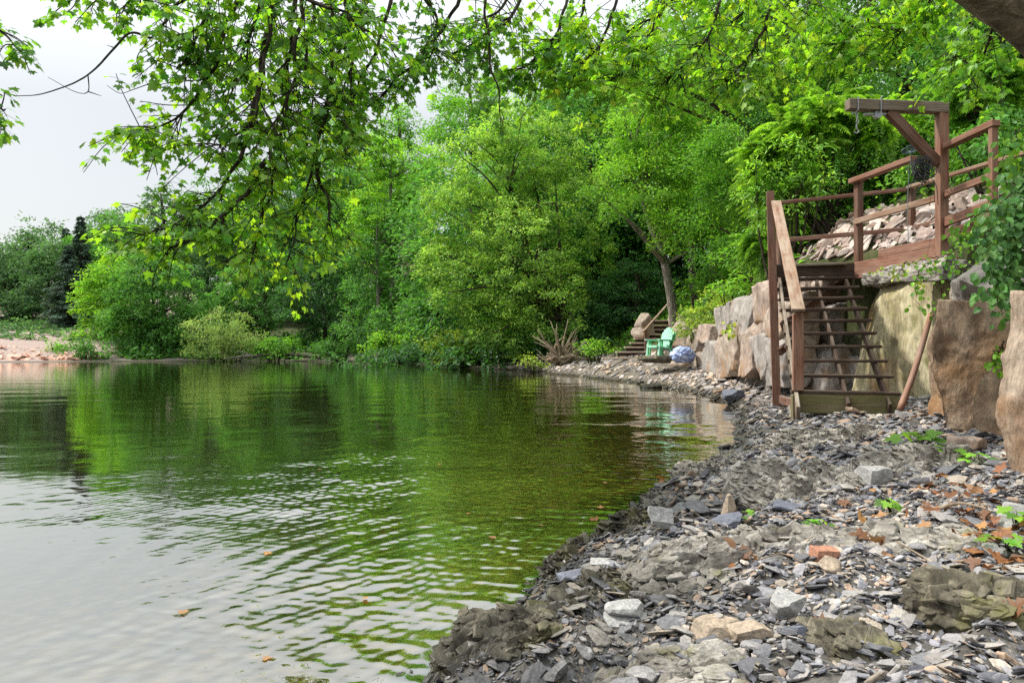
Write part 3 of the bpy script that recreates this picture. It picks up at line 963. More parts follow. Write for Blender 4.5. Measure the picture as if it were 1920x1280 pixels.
rs = np.random.default_rng(77)
st = np.concatenate([
    scatter(-0.6, 3.3, 1.15, 3.6, 5200, 0.0185, 0.48, rs, cap=0.07),
    scatter(-0.6, 3.3, 1.15, 3.6, 330, 0.045, 0.33, rs, cap=0.09),
    scatter(0.3, 5.2, 3.6, 6.5, 2300, 0.031, 0.5, rs, cap=0.11),
    scatter(0.3, 5.2, 3.6, 6.5, 80, 0.075, 0.4, rs, cap=0.15),
    scatter(1.4, 6.0, 6.5, 12, 520, 0.05, 0.5, rs, cap=0.2),
    scatter(2.5, 6.0, 12, 20, 130, 0.085, 0.5, rs, cap=0.28),
    scatter(-4, 8, 20, 40, 22, 0.13, 0.5, rs, cap=0.4),
    # broken rock lying on the slope behind the deck
])
n_slope = 9500
xs = rs.uniform(4.9, 11.5, n_slope); ys = rs.uniform(9.4, 17.0, n_slope)
ok = (poly_dist(xs, ys, FOOT)[0] > 0.32) & ((ys > 10.7) | (xs > 6.0)) & (xs > 5.4 - (ys - 12) * 0.02) & (poly_dist(xs, ys, FOOT)[0] < 1.75 + 0.4 * np.sin(xs * 3))
slope = np.stack([xs[ok], ys[ok], np.minimum(0.15 * np.exp(rs.normal(0, 0.42, ok.sum())), 0.5)], -1)


def stone_pose(st, r, jit=0.25):
    x, y, s = st[:, 0], st[:, 1], st[:, 2]
    z = terrain(x, y)
    e = 0.05
    zx = (terrain(x + e, y) - z) / e
    zy = (terrain(x, y + e) - z) / e
    yaw = r.uniform(0, 2 * math.pi, len(x))
    tx = r.normal(0, jit, len(x)) ; ty = r.normal(0, jit, len(x))
    M = quat_like(yaw, tx, ty)
    nz = norm(np.stack([-np.clip(zx, -1, 1), -np.clip(zy, -1, 1), np.ones_like(x)], -1))
    # shear the pose onto the local slope
    A = np.zeros((len(x), 3, 3)); A[:, 0, 0] = 1; A[:, 1, 1] = 1; A[:, 2, 2] = 1
    A[:, 2, 0] = np.clip(zx, -1, 1); A[:, 2, 1] = np.clip(zy, -1, 1)
    return A @ M, np.stack([x, y, z + s * r.uniform(0.02, 0.24, len(x))], -1)


def stone_mesh(name, st, r, mat, palette, wet=True, jit=0.25):
    M, c = stone_pose(st, r, jit)
    which = r.integers(0, len(chips), len(st))
    mb = MB()
    for k, (v, q, t) in enumerate(chips):
        idx = np.nonzero(which == k)[0]
        if not len(idx):
            continue
        pts = np.einsum("nij,vj->nvi", M[idx], v) * st[idx, 2][:, None, None] * r.uniform(0.85, 1.15, (len(idx), 1, 1)) + c[idx][:, None, :]
        off = (np.arange(len(idx)) * len(v))[:, None, None]
        ci = r.integers(0, len(palette), len(idx))
        cc = palette[ci] * 1.12 * r.uniform(0.75, 1.25, (len(idx), 1))
        if wet:  # flag lightens and warms far stones: sunlight painted into their colour
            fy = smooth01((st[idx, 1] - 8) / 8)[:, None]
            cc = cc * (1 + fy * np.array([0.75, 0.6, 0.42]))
        mb.add(pts.reshape(-1, 3), [(q[None] + off).reshape(-1, 4), (t[None] + off).reshape(-1, 3)], np.repeat(cc, len(v), axis=0))
    return mb.build(name, mat)


pal = np.array([(0.55, 0.58, 0.68), (0.75, 0.78, 0.88), (0.95, 0.98, 1.1), (1.2, 1.2, 1.25), (1.45, 1.4, 1.32), (1.0, 1.03, 1.12), (1.3, 1.15, 0.95), (0.42, 0.44, 0.52), (1.7, 1.55, 1.35), (1.15, 1.17, 1.25), (1.6, 1.2, 0.9)])
# the 260 stones that show largest are objects of their own
in_frame = (np.abs(st[:, 0] / st[:, 1]) < 0.76) & (st[:, 1] > 1.6)
sh, _ = poly_dist(st[:, 0], st[:, 1], SHORE)
bb, _ = poly_dist(st[:, 0], st[:, 1], FOOT)
score = np.where(in_frame & (sh > 0.0) & (bb < 0.1) & (st[:, 1] < 9), st[:, 2] / st[:, 1], 0)
order = np.argsort(-score)
solo, rest = st[order[:260]], st[order[260:]]
M, c = stone_pose(solo, rs, 0.2)
from mathutils import Matrix
for i in range(len(solo)):
    o = bpy.data.objects.new("slate_stone", big_chip_meshes[i % len(big_chip_meshes)])
    COL.objects.link(o)
    s = solo[i, 2] * 1.05
    mt = Matrix([[*(M[i, 0] * s), c[i, 0]], [*(M[i, 1] * s), c[i, 1]], [*(M[i, 2] * s), c[i, 2] + 0.1 * s], [0, 0, 0, 1]])
    loc, q, sc = mt.decompose()
    o.location = loc; o.rotation_euler = q.to_euler(); o.scale = (s, s, s)
    tag(o, "loose flat grey slate stone lying among the gravel of the beach", "stone", "loose slate stones on the beach")
gr = stone_mesh("gravel", rest, rs, M_GRAVEL, pal)
tag(gr, "small slate chips and pebbles covering the beach", None, kind="stuff")
palp = np.array([(1.5, 1.2, 1.1), (1.9, 1.6, 1.5), (1.3, 1.05, 0.95), (1.7, 1.55, 1.5), (2.1, 1.9, 1.8), (1.0, 0.8, 0.7)])
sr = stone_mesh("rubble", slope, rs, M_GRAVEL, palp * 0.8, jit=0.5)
tag(sr, "pinkish broken rock covering the slope behind the deck", None, kind="stuff")

# stones one can single out
def lone_stone(label, px, py, z, size, mat, seed, rot=(0, 0, 0), lift=0.25, **kw):
    x, y = G(px, py, z)
    return boulder("stone", label, "stone", (x, y, tz(x, y) + size[2] * lift), size, mat, rot, seed, 12, smooth=False, **kw)


def tinted(name, c):
    return rock_material(name, [(0.25, tuple(q * 0.6 for q in c)), (0.5, c), (0.8, tuple(min(1, q * 1.35) for q in c))], 14, bumpd=0.003)


M_S_BLUE = tinted("blue_slate", (0.14, 0.15, 0.185))
M_S_PALE = tinted("pale_grey_stone", (0.33, 0.33, 0.32))
M_S_TAN = tinted("tan_stone", (0.36, 0.29, 0.22))
M_S_BRICK = tinted("brick_fragment", (0.40, 0.20, 0.13))
lone_stone("flat blue grey slate at the water's edge, left of a paler one", 1080, 1078, .06, (.14, .09, .03), M_S_BLUE, 601, (R(8), R(-6), R(20)), cuts=8, round_=.05)
lone_stone("flat pale grey stone at the water's edge touching the blue slate", 1138, 1076, .07, (.13, .08, .025), M_S_PALE, 602, (R(-6), R(5), R(-10)), cuts=8, round_=.05)
lone_stone("pale triangular slate standing on the ridge above the waterline", 1238, 1010, .1, (.12, .035, .10), M_S_PALE, 603, (R(-25), R(8), R(10)), lift=.5, cuts=9, round_=.05)
lone_stone("large dark blue slate lying flat on the ledge, mid beach", 1475, 940, .2, (.18, .13, .05), M_S_BLUE, 604, (R(5), R(8), R(-20)), cuts=8, round_=.08)
lone_stone("wedge of blue slate tilted on the ridge near small tan spike", 1365, 966, .17, (.16, .09, .045), M_S_BLUE, 605, (R(10), R(-8), R(5)), cuts=8, round_=.06)
lone_stone("small tan spike of rock standing on the ledge", 1368, 944, .17, (.08, .06, .12), M_S_TAN, 606, (R(4), R(-6), R(20)), lift=.5, taper=.7, cuts=6)
lone_stone("big grey angular stone on the beach below the upright block", 1640, 878, .3, (.20, .16, .13), M_S_PALE, 607, (R(4), R(3), R(15)), lift=.35, cuts=9, round_=.1)
lone_stone("orange red brick fragment lying on the gravel", 1545, 1060, .18, (.085, .06, .05), M_S_BRICK, 608, (R(5), R(3), R(8)), lift=.5, cuts=2, round_=.1)
lone_stone("rounded tan pebble in the middle of the gravel", 1557, 1104, .17, (.075, .06, .045), M_S_TAN, 609, (0, R(15), R(-30)), lift=.5, round_=.7)
lone_stone("grey faceted cobble, largest near the bottom centre of the gravel", 1470, 1165, .15, (.095, .085, .075), M_S_PALE, 610, (R(8), R(-5), R(30)), lift=.5, round_=.2)
lone_stone("dark blue slate block leaning beside an orange leaf", 1497, 1210, .14, (.085, .06, .04), M_S_BLUE, 611, (R(-18), R(8), R(35)), lift=.5, round_=.05)
lone_stone("pale tilted slab lying under the grey oval stone", 1180, 1185, .08, (.17, .12, .03), M_S_PALE, 612, (R(14), R(10), R(10)), cuts=9, round_=.05, lift=.5)
lone_stone("grey oval flat stone on top of the pale tilted slab", 1172, 1172, .1, (.115, .075, .03), M_S_PALE, 613, (R(6), R(0), R(5)), cuts=4, round_=.5, lift=1.6)
lone_stone("tan grey layered block lying at the bottom of the gravel", 1405, 1205, .14, (.11, .06, .045), M_S_TAN, 614, (R(3), R(-7), R(12)), cuts=7, round_=.1, lift=.5)
lone_stone("broad tan slab half buried right of the small yellow fruit", 1340, 1210, .12, (.13, .1, .04), M_S_TAN, 615, (R(6), R(7), R(-14)), cuts=8, round_=.1, lift=.4)
lone_stone("pale pinkish rock beside the tree seedlings", 1812, 816, .38, (.22, .16, .12), M_ROCK_PINK, 616, (R(3), R(8), R(30)), lift=.4)
lone_stone("grey stone at the right edge above the leaf litter", 1905, 940, .36, (.13, .12, .11), M_S_PALE, 617, (R(3), R(8), R(30)), lift=.4)
lone_stone("dark grey stone poking from the far gravel below the wall", 1372, 716, .4, (.34, .3, .28), M_S_BLUE, 618, (R(3), R(8), R(30)), lift=.3)
lone_stone("dark flat rock at the water's edge in front of the chairs", 1236, 722, .06, (1.0, .5, .18), M_OUTCROP_DARK, 619, (0, 0, R(5)), lift=.3)


# ================================================================== TIMBER STAIRS AND DECK
def part(name, mat, parent, *beams, label=None):
    mb = MB()
    for b in beams:
        v, f, g = beam_geo(*b[:4], **(b[4] if len(b) > 4 else {}))
        mb.add(v, f, (1, 1, 1), g)
    o = mb.build(name, mat, parent)
    if label:
        o["label"] = label
    return o


A = np.array
cl = norm(A([0.89, 2.77, 0.0]))          # the way the stair climbs, in plan
sd = A([cl[1], -cl[0], 0.0])             # along a tread, towards the bank
L1 = A([3.31, 8.0, 0.50]); NSTEP = 10
RISE, RUN, W = 0.18, 2.91 / 9, 1.08
Z = A([0, 0, 1.0])
stairs = thing("wooden_staircase", "brown wooden staircase with open treads climbing from the beach to a railed deck", "staircase", (3.8, 8.0, 0.2))


def tp(i, u, dz=0.0):
    """point on tread i (0 = lowest), u metres from its left end"""
    return L1 + cl * RUN * i + Z * (RISE * i + dz) + sd * u


for i in range(NSTEP):
    for k in (0, 1):
        a, b = tp(i, -0.03) + cl * (0.075 + 0.135 * k), tp(i, W + 0.03) + cl * (0.075 + 0.135 * k)
        if k == 0:
            mb = MB()
        v, f, g = beam_geo(a - Z * 0.02, b - Z * 0.02, 0.128, 0.038, wob=0.002)
        mb.add(v, f, (1, 1, 1), g)
    mb.build("tread", M_WOOD_DARK, stairs)
# stringers
part("stringer", M_WOOD_GREY, stairs, (tp(-0.75, 0.02, -0.12), tp(9.3, 0.02, -0.10), 0.042, 0.20), label="pale weathered left stair stringer")
part("stringer", M_WOOD_DARK, stairs, (tp(-0.3, W * 0.52, -0.13), tp(9.3, W * 0.52, -0.13), 0.036, 0.13))
part("stringer", M_WOOD_DARK, stairs, (tp(-0.3, W - 0.1, -0.13), tp(9.3, W - 0.1, -0.13), 0.036, 0.13))
# box step at the foot: mossy riser
part("riser_board", M_WOOD_GREEN, stairs, (tp(0, 0.0, -0.15) + cl * 0.03, tp(0, W + 0.02, -0.15) + cl * 0.03, 0.04, 0.22), label="green mossy board closing the lowest step")
part("leg", M_WOOD_GREEN, stairs, (A([*(tp(0, -0.005)[:2] + cl[:2] * 0.0), 0.12]), tp(0, -0.005, -0.045) + cl * 0.0, 0.06, 0.06, dict(up=(0, 1, 0))))
part("leg", M_WOOD_DARK, stairs, (A([*tp(0.2, W - 0.03)[:2], 0.14]), tp(0.2, W - 0.03, -0.09), 0.08, 0.08, dict(up=(0, 1, 0))))
# newel, handrail, tall outer post
part("newel_post", M_WOOD_RED, stairs, (tp(0, 0.04, 0.0) + cl * 0.02, tp(0, 0.04, 0.9) + cl * 0.02, 0.115, 0.095, dict(up=(0.3, 1, 0))))
h0 = tp(0, 0.035, 0.93) - cl * 0.12
h1 = P(1455, 378, 10.62)
part("handrail", M_WOOD_PALE, stairs, (h0, h1, 0.145, 0.04), label="pale worn flat handrail board")
b0 = P(1457, 765, 10.25); b0[2] = 0.0
part("post", M_WOOD, stairs, (b0, P(1444, 360, 10.7), 0.115, 0.1, dict(up=(0.3, 1, 0))), label="tall brown outer post standing on the shore")
part("post", M_WOOD_DARK, stairs, (P(1474, 560, 11.0), P(1459, 385, 11.0), 0.09, 0.09, dict(up=(0.3, 1, 0))))
part("brace", M_WOOD, stairs, (b0 + A([0.05, 0, 0.24]), tp(0.2, 0.3, -0.28), 0.05, 0.12))
part("brace", M_WOOD, stairs, (P(1466, 612, 10.4), P(1590, 520, 11.2), 0.05, 0.12))
part("brace", M_WOOD, stairs, (P(1462, 660, 10.3), P(1486, 640, 10.5), 0.05, 0.12))
# deck: CR is its corner at the stair head, walkway runs back along the bank top
CR = A([5.3, 10.55, 2.33]); CLF = tp(9, -0.03, RISE + 0.03); CLF[2] = 2.33
wv = norm(A([-0.17, 0.985, 0])); wn_ = A([wv[1], -wv[0], 0])
part("rim_board", M_WOOD_DARK, stairs, (CLF - Z * 0.1, CR - Z * 0.1, 0.045, 0.20), label="dark board closing the deck above the stair head")
E1 = CR - wv * 1.66
part("rim_board", M_WOOD_RED, stairs, (CR + wv * 0.03 - Z * 0.125, E1 - Z * 0.125, 0.045, 0.25), label="reddish deck rim board above the yellow slab")
part("rim_board", M_WOOD_RED, stairs, (CR - wv * 0.52 + Z * 0.064 + wn_ * 0.012, E1 + Z * 0.064 + wn_ * 0.012, 0.045, 0.12))
for i in range(11):
    off = 0.075 + 0.147 * i
    part("deck_board", M_WOOD_GREY, stairs, (CR + wv * 0.9 - wv * off * 1.0 + wn_ * 0.03 - Z * 0.02, CR + wv * 0.9 - wv * off * 1.0 + wn_ * 1.15 - Z * 0.02, 0.138, 0.038))
for i in range(5):
    off = 0.06 + 0.147 * i
    part("deck_board", M_WOOD_GREY, stairs, (CLF + cl * off + sd * 0.0 - Z * 0.022, CLF + cl * off + sd * 1.02 - Z * 0.022, 0.138, 0.038))
# posts and rails along the lake side of the walkway
part("post", M_WOOD, stairs, (CR - Z * 0.2 + wn_ * 0.06, CR + Z * 1.25 + wn_ * 0.06, 0.1, 0.1, dict(up=wv)))
E2 = CR - wv * 2.47
part("post", M_WOOD_RED, stairs, (E2 + Z * 0.2, E2 + Z * 1.33, 0.085, 0.06, dict(up=wv)))
RT = 1.27
rr0 = CR + Z * RT
part("top_rail", M_WOOD_RED, stairs, (rr0 + wv * 0.08, CR - wv * 1.22 + Z * RT, 0.12, 0.075))
part("top_rail", M_WOOD_RED, stairs, (CR - wv * 1.78 + Z * RT, E2 - wv * 0.05 + Z * (RT + 0.06), 0.12, 0.075))
part("mid_rail", M_WOOD_PALE, stairs, (CR + Z * 0.63, CR - wv * 1.6 + Z * 0.64, 0.045, 0.085))
part("mid_rail", M_WOOD_RED, stairs, (CR - wv * 1.75 + Z * 0.66, E2 + Z * 0.72, 0.045, 0.085))
part("toe_board", M_WOOD_RED, stairs, (CR - wv * 1.75 + Z * 0.30, E2 + Z * 0.38, 0.045, 0.12))
part("toe_board", M_WOOD, stairs, (CR - wv * 1.75 + Z * 0.14, E2 + Z * 0.16, 0.045, 0.14))
# rails along the far side
BL, BR_ = P(1462, 0, 12.0), P(1703, 0, 11.0)
BE = BR_ - wv * 2.6
BL[2] = BR_[2] = BE[2] = 2.33
part("top_rail", M_WOOD, stairs, (BL + Z * 1.24, BR_ + Z * 1.24, 0.1, 0.05))
part("mid_rail", M_WOOD, stairs, (BL + Z * 0.58, BR_ + Z * 0.60, 0.04, 0.075))
part("top_rail", M_WOOD_PALE, stairs, (BR_ + Z * 1.27, BE + Z * 1.22, 0.1, 0.05))
part("mid_rail", M_WOOD, stairs, (BR_ + Z * 0.60, BE + Z * 0.62, 0.04, 0.075))
part("post", M_WOOD, stairs, (BR_ - Z * 0.1 + wn_ * 0.05, BR_ + Z * 1.25 + wn_ * 0.05, 0.1, 0.1, dict(up=wv)))
part("post", M_WOOD, stairs, (BL - Z * 0.7 , BL + Z * 1.2, 0.09, 0.09, dict(up=wv)))
part("post", M_WOOD, stairs, (BE - Z * 0.1, BE + Z * 1.25, 0.09, 0.09, dict(up=wv)))

# gallows hoist at the deck's edge
hp = CR - wv * 1.70 + wn_ * 0.0
hoist = thing("hoist_frame", "tall wooden post with a braced beam and hook reaching over the deck rail", "hoist", (hp[0], hp[1], 1.4))
part("post", M_WOOD_RED, hoist, (A([hp[0], hp[1], 1.3]), A([hp[0], hp[1], 4.06]), 0.13, 0.10, dict(up=wv)))
bd = norm(A([-1.0, -0.10, 0]))
bt = A([hp[0], hp[1], 4.115]) - bd * 0.06
part("beam", M_WOOD_GREY, hoist, (bt, bt + bd * 1.36, 0.115, 0.135))
part("brace", M_WOOD, hoist, (A([hp[0], hp[1], 3.40]) + bd * 0.06, bt + bd * 0.80 - Z * 0.06, 0.085, 0.125))
mb = MB()
q = bt + bd * 1.2
for k, dx in enumerate((0.0, 0.31)):
    pts = [bt + bd * (1.25 - dx) + A([0, -0.07, 0.085]), bt + bd * (1.25 - dx) + A([0, -0.072, -0.085]), bt + bd * (1.25 - dx) + A([0, 0.072, -0.09]), bt + bd * (1.25 - dx) + A([0, 0.07, 0.09])]
    v, f, g = tube_geo(pts, 0.008, 6); mb.add(v, f, (1, 1, 1), g)
m_met, nt, out = new_mat("dull_steel")
principled(nt, out, (0.30, 0.30, 0.32), 0.4).inputs["Metallic"].default_value = 0.8
mb.build("strap", m_met, hoist)
mb = MB()
e = bt + bd * 1.25 - Z * 0.08
for k in range(4):
    p_ = e - Z * (0.045 * k) + A([0.004 * k, -0.03, 0])
    th = np.linspace(0, 2 * math.pi, 13)
    ax = A([1, 0, 0]) if k % 2 else A([0, 1, 0])
    pts = [p_ + ax * 0.014 * math.cos(t) + Z * 0.028 * math.sin(t) for t in th]
    v, f, g = tube_geo(pts, 0.005, 6); mb.add(v, f, (1, 1, 1), g)
hk = spline([e + A([0, -.03, -.17]), e + A([0, -.03, -.22]), e + A([.028, -.03, -.26]), e + A([0, -.03, -.29]), e + A([-.03, -.03, -.27])], 14)
v, f, g = tube_geo(hk, 0.008, 6); mb.add(v, f, (1, 1, 1), g)
mb.build("hook_chain", m_met, hoist)
# pulley block beneath the beam
mb = MB()
c0 = bt + bd * 0.95 - Z * 0.11
v, f, g = tube_geo([c0 + A([0, -.03, 0]), c0 + A([0, .03, 0])], 0.05, 14); mb.add(v, f, (1, 1, 1), g)
v, f, g = beam_geo(bt + bd * 0.80 - Z * 0.10, bt + bd * 1.14 - Z * 0.115, 0.035, 0.03); mb.add(v, f, (1, 1, 1), g)
mb.build("pulley", m_met, hoist)

# tangle of dark line hanging where the brace meets the post
m_rope, nt, out = new_mat("dark_line")
principled(nt, out, (0.035, 0.035, 0.04), 0.6)
mb = MB()
r = np.random.default_rng(5)
ct = P(1726, 318, 8.72)
for k in range(26):
    cc = ct + r.normal(0, 1, 3) * A([0.03, 0.02, 0.035])
    pts = []
    ph = r.uniform(0, 6.28); a1 = r.uniform(0.04, 0.11); a2 = r.uniform(0.05, 0.14)
    tl = r.normal(0, 0.35)
    for t in np.linspace(0, 6.0, 16):
        pts.append(cc + A([a1 * math.cos(t + ph), 0.05 * math.sin(2 * t + ph) + tl * a1 * math.sin(t), a2 * math.sin(t + ph)]) + r.normal(0, 0.008, 3))
    v, f, g = tube_geo(spline(pts, 40), 0.0055, 5); mb.add(v, f, (1, 1, 1), g)
for k in range(7):
    s0 = ct + r.normal(0, 0.05, 3)
    e0 = s0 + A([r.normal(-0.03, 0.1), r.normal(0, 0.03), -r.uniform(0.2, 0.4)])
    v, f, g = tube_geo(spline([s0, (s0 + e0) / 2 + r.normal(0, 0.04, 3), e0], 14), 0.004, 5); mb.add(v, f, (1, 1, 1), g)
tag(mb.build("rope_tangle", m_rope), "tangled bundle of dark line hanging on the hoist post under the brace", "rope")
mb = MB()
c1 = P(1703, 283, 9.05)
for k in range(7):
    pts = [c1 + A([0.09 * math.cos(t) + 0.01 * k, 0.03 * math.sin(t * 2), 0.035 * math.sin(t) + 0.006 * k]) for t in np.linspace(k, k + 6.2, 18)]
    v, f, g = tube_geo(pts, 0.006, 5); mb.add(v, f, (1, 1, 1), g)
m_blue, nt, out = new_mat("faded_blue_line")
principled(nt, out, (0.16, 0.24, 0.25), 0.7)
cpts = spline([c1 + A([0.05, 0, -0.02]), P(1704, 330, 9.1), P(1702, 390, 9.12), P(1703, 455, 9.15)], 20)
v, f, g = tube_geo(cpts, 0.005, 5); mb.add(v, f, (1, 1, 1), g)
tag(mb.build("rope_coil", m_blue), "small faded blue coil of rope lying on the deck rail end", "rope")

# pole leaning on the rocks
mb = MB()
v, f, g = tube_geo(spline([P(1688, 768, 6.75), P(1716, 690, 6.9), P(1746, 588, 7.1)], 14), np.linspace(0.034, 0.026, 14), 10, 0.12, 3)
mb.add(v, f, (1, 1, 1), g)
tag(mb.build("wooden_pole", M_WOOD_RED, smooth=True), "weathered wooden pole leaning in the gap between slab and upright block", "pole")

M_WOOD_STEP = wood_material("lightened_step_timber", (0.38, 0.29, 0.23), (0.58, 0.48, 0.39), (0.62, 0.56, 0.48), 0.4)  # paler colour stands in for light missing on these shaded steps
# ------------------------------------------------------------------ second stairs, further along the beach
s2 = thing("stone_edged_steps", "grey wooden steps with a slanting handrail climbing into the trees beyond the chairs", "steps", (4.6, 25.5, 0.7))
st_px = [(1130, 1190, 672, 26.0), (1156, 1215, 660, 26.3), (1172, 1212, 651, 26.7), (1182, 1213, 643, 27.1), (1190, 1232, 635, 27.5), (1196, 1242, 627, 27.9), (1206, 1252, 618, 28.3), (1214, 1256, 610, 28.7), (1220, 1260, 601, 29.2)]
for i, (x0, x1, y, d) in enumerate(st_px):
    a, b = P(x0, y, d), P(x1, y, d)
    part("tread", M_WOOD_STEP, s2, (a + A([0, 0.17, 0]), b + A([0, 0.17, 0]), 0.36, 0.055))
    if i:
        part("riser", M_WOOD_DARK, s2, (a + A([0.05, 0.12, -0.09]), b + A([-0.05, 0.12, -0.09]), 0.04, 0.12))
    if i < 3:
        part("side_timber", M_WOOD, s2, (b + A([0, -0.1, -0.05]), b + A([0.25, 0.9, -0.02]), 0.09, 0.15))
part("post", M_WOOD, s2, (P(1212, 658, 26.6), P(1210, 618, 26.6), 0.1, 0.1, dict(up=(0, 1, 0))))
part("post", M_WOOD_DARK, s2, (P(1262, 604, 28.8), P(1262, 560, 28.8), 0.1, 0.1, dict(up=(0, 1, 0))))
part("post", M_WOOD_DARK, s2, (P(1299, 582, 29.4), P(1299, 556, 29.4), 0.1, 0.1, dict(up=(0, 1, 0))))
part("handrail", M_WOOD_PALE, s2, (P(1206, 622, 26.6), P(1262, 559, 28.8), 0.08, 0.06))
part("handrail", M_WOOD_DARK, s2, (P(1260, 559, 28.8), P(1302, 559, 29.4), 0.08, 0.06))
part("brace", M_WOOD_DARK, s2, (P(1252, 572, 28.6), P(1272, 572, 28.9), 0.05, 0.06))
boulder("side_stone", None, None, P(1209, 608, 28.3), (0.75, 0.7, 0.9), M_ROCK_TAN, (0, 0, R(20)), 71, 12, s2)
boulder("side_stone", None, None, P(1200, 624, 27.7), (0.55, 0.6, 0.45), M_ROCK_TAN, (0, 0, R(50)), 72, 12, s2)
boulder("side_stone", None, None, P(1268, 612, 28.6), (0.45, 0.7, 1.0), M_ROCK_PINK, (0, 0, R(10)), 73, 12, s2)
boulder("side_stone", None, None, P(1264, 634, 27.5), (0.5, 0.6, 0.9), M_ROCK_TAN, (0, 0, R(30)), 74, 12, s2)
boulder("boulder", "big pale tan boulder between the far steps and the block wall", "boulder", P(1288, 625, 24.6), (1.0, 1.1, 1.0), M_ROCK_TAN, (0, 0, R(25)), 75, 18)
boulder("boulder", "small tan boulder behind the pale blue bundle", "boulder", P(1312, 640, 21.5), (0.6, 0.6, 0.7), M_ROCK_TAN, (0, 0, R(45)), 76, 14)
boulder("boulder", "dark pointed rock at the edge of the trees beside the driftwood", "boulder", P(1098, 652, 31), (0.65, 0.6, 0.85), M_OUTCROP_DARK, (0, R(8), R(20)), 77, 16, taper=.6)

# ------------------------------------------------------------------ plastic garden chairs
def chair(label, loc, rot, color, trans):
    m, nt, out = new_mat("chair_plastic")
    b = principled(nt, out, color, 0.45, None, 0.4)
    b.inputs["Subsurface Weight"].default_value = 0.0
    t = thing("garden_chair", label, "chair", loc, "stacked garden chairs")
    t.rotation_euler = (0, 0, rot)
    bpy.context.view_layer.update()
    base = A(loc); cz, sz = math.cos(rot), math.sin(rot)

    def w(p):
        p = A(p) * 0.86
        return A([cz * p[0] - sz * p[1], sz * p[0] + cz * p[1], p[2]]) + base
    # x: right, y: forward, z: up
    def pb(name, *bs):
        mb = MB()
        for b_ in bs:
            kw = dict(b_[4]) if len(b_) > 4 else {}
            u = kw.get("up", (0, 0, 1)); kw["up"] = w(u) - base
            v, f, g = beam_geo(w(b_[0]), w(b_[1]), b_[2], b_[3], bevel=0.008, **kw)
            mb.add(v, f, (1, 1, 1), g)
        return mb.build(name, m, t)
    for s in (-1, 1):
        pb("leg", ((s * .29, .30, 0), (s * .29, .24, .56), .075, .035, dict(up=(0, 1, 0))))
        pb("leg", ((s * .27, -.40, 0), (s * .25, -.14, .40), .07, .04, dict(up=(0, 1, 0))))
        pb("armrest", ((s * .32, .34, .575), (s * .31, -.32, .56), .12, .03))
    pb("seat", *[((-.26, .30 - .095 * k, .36 - .013 * k), (.26, .30 - .095 * k, .36 - .013 * k), .082, .025) for k in range(6)],
       ((-.26, .34, .33), (.26, .34, .33), .03, .08), ((-.265, .32, .335), (-.255, -.28, .27), .03, .05), ((.265, .32, .335), (.255, -.28, .27), .03, .05))
    slats = []
    for k in range(-3, 4):
        h = 1.02 - 0.018 * k * k
        slats.append(((k * .066, -.22, .26), (k * .082, -.48, h), .068, .022, dict(up=(0, 1, 0))))
    slats += [((-.24, -.275, .40), (.24, -.275, .40), .07, .02, dict(up=(0, 1, .3))), ((-.26, -.40, .74), (.26, -.40, .74), .07, .02, dict(up=(0, 1, .3)))]
    pb("backrest", *slats)
    return t


cz_ = P(1237, 667, 21.0)
boulder("stone", "flat dark stone under the feet of the garden chairs", "stone", P(1236, 673, 20.9), (1.1, 1.0, .22), M_OUTCROP_DARK, (0, 0, R(30)), 78, 14)
chair("mint green plastic garden chair on the beach, nested on a deeper green one", cz_ + A([-0.03, -0.02, 0.0]), R(122), (0.30, 0.62, 0.44), 0)
chair("deeper green plastic garden chair stacked under the mint green one", cz_ + A([0.07, 0.10, -0.02]), R(122), (0.07, 0.42, 0.15), 0)

# pale blue bundle beside the chairs
v, f = cube_grid(30)
sph = norm(v)
p_ = sph * A([0.33, 0.32, 0.26])
folds = vnoise(np.stack([sph[:, 0] * 3 + sph[:, 2] * 2, sph[:, 1] * 5, sph[:, 2] * 1.5], -1) * 1.6, 3)
p_ = p_ * (1 + 0.16 * fbm(sph * 1.7 + 4, 3, 8) + 0.07 * np.abs(folds) + 0.03 * ridged(sph * 5, 2, 9))[:, None]
p_[:, 2] = np.maximum(p_[:, 2], -0.22)
m, nt, out = new_mat("pale_blue_sheeting")
tcs = N(nt, "ShaderNodeTexCoord")
nn = noise(nt, tcs.outputs["Object"], 6, 5, 0.6, 1.0)
principled(nt, out, ramp(nt, nn, [(0.3, (0.14, 0.20, 0.42)), (0.5, (0.33, 0.42, 0.68)), (0.7, (0.60, 0.66, 0.82))]), 0.4, bump(nt, nn, 0.6, 0.05), 0.4)
me = mesh_np("tarp_bundle", p_, [f], m, np.ones((len(p_), 3)), True)
o = obj("tarp_bundle", me)
o.location = tuple(P(1281, 665, 20.0))
o.rotation_euler = (0, 0, R(20))
tag(o, "crumpled pale blue tarp bundle lying between the chairs and the block wall", "tarp")
boulder("stone", "flat tan stone beneath the pale blue tarp bundle", "stone", P(1281, 681, 20.0), (0.55, 0.5, .16), M_ROCK_TAN, (0, 0, R(30)), 79, 12)

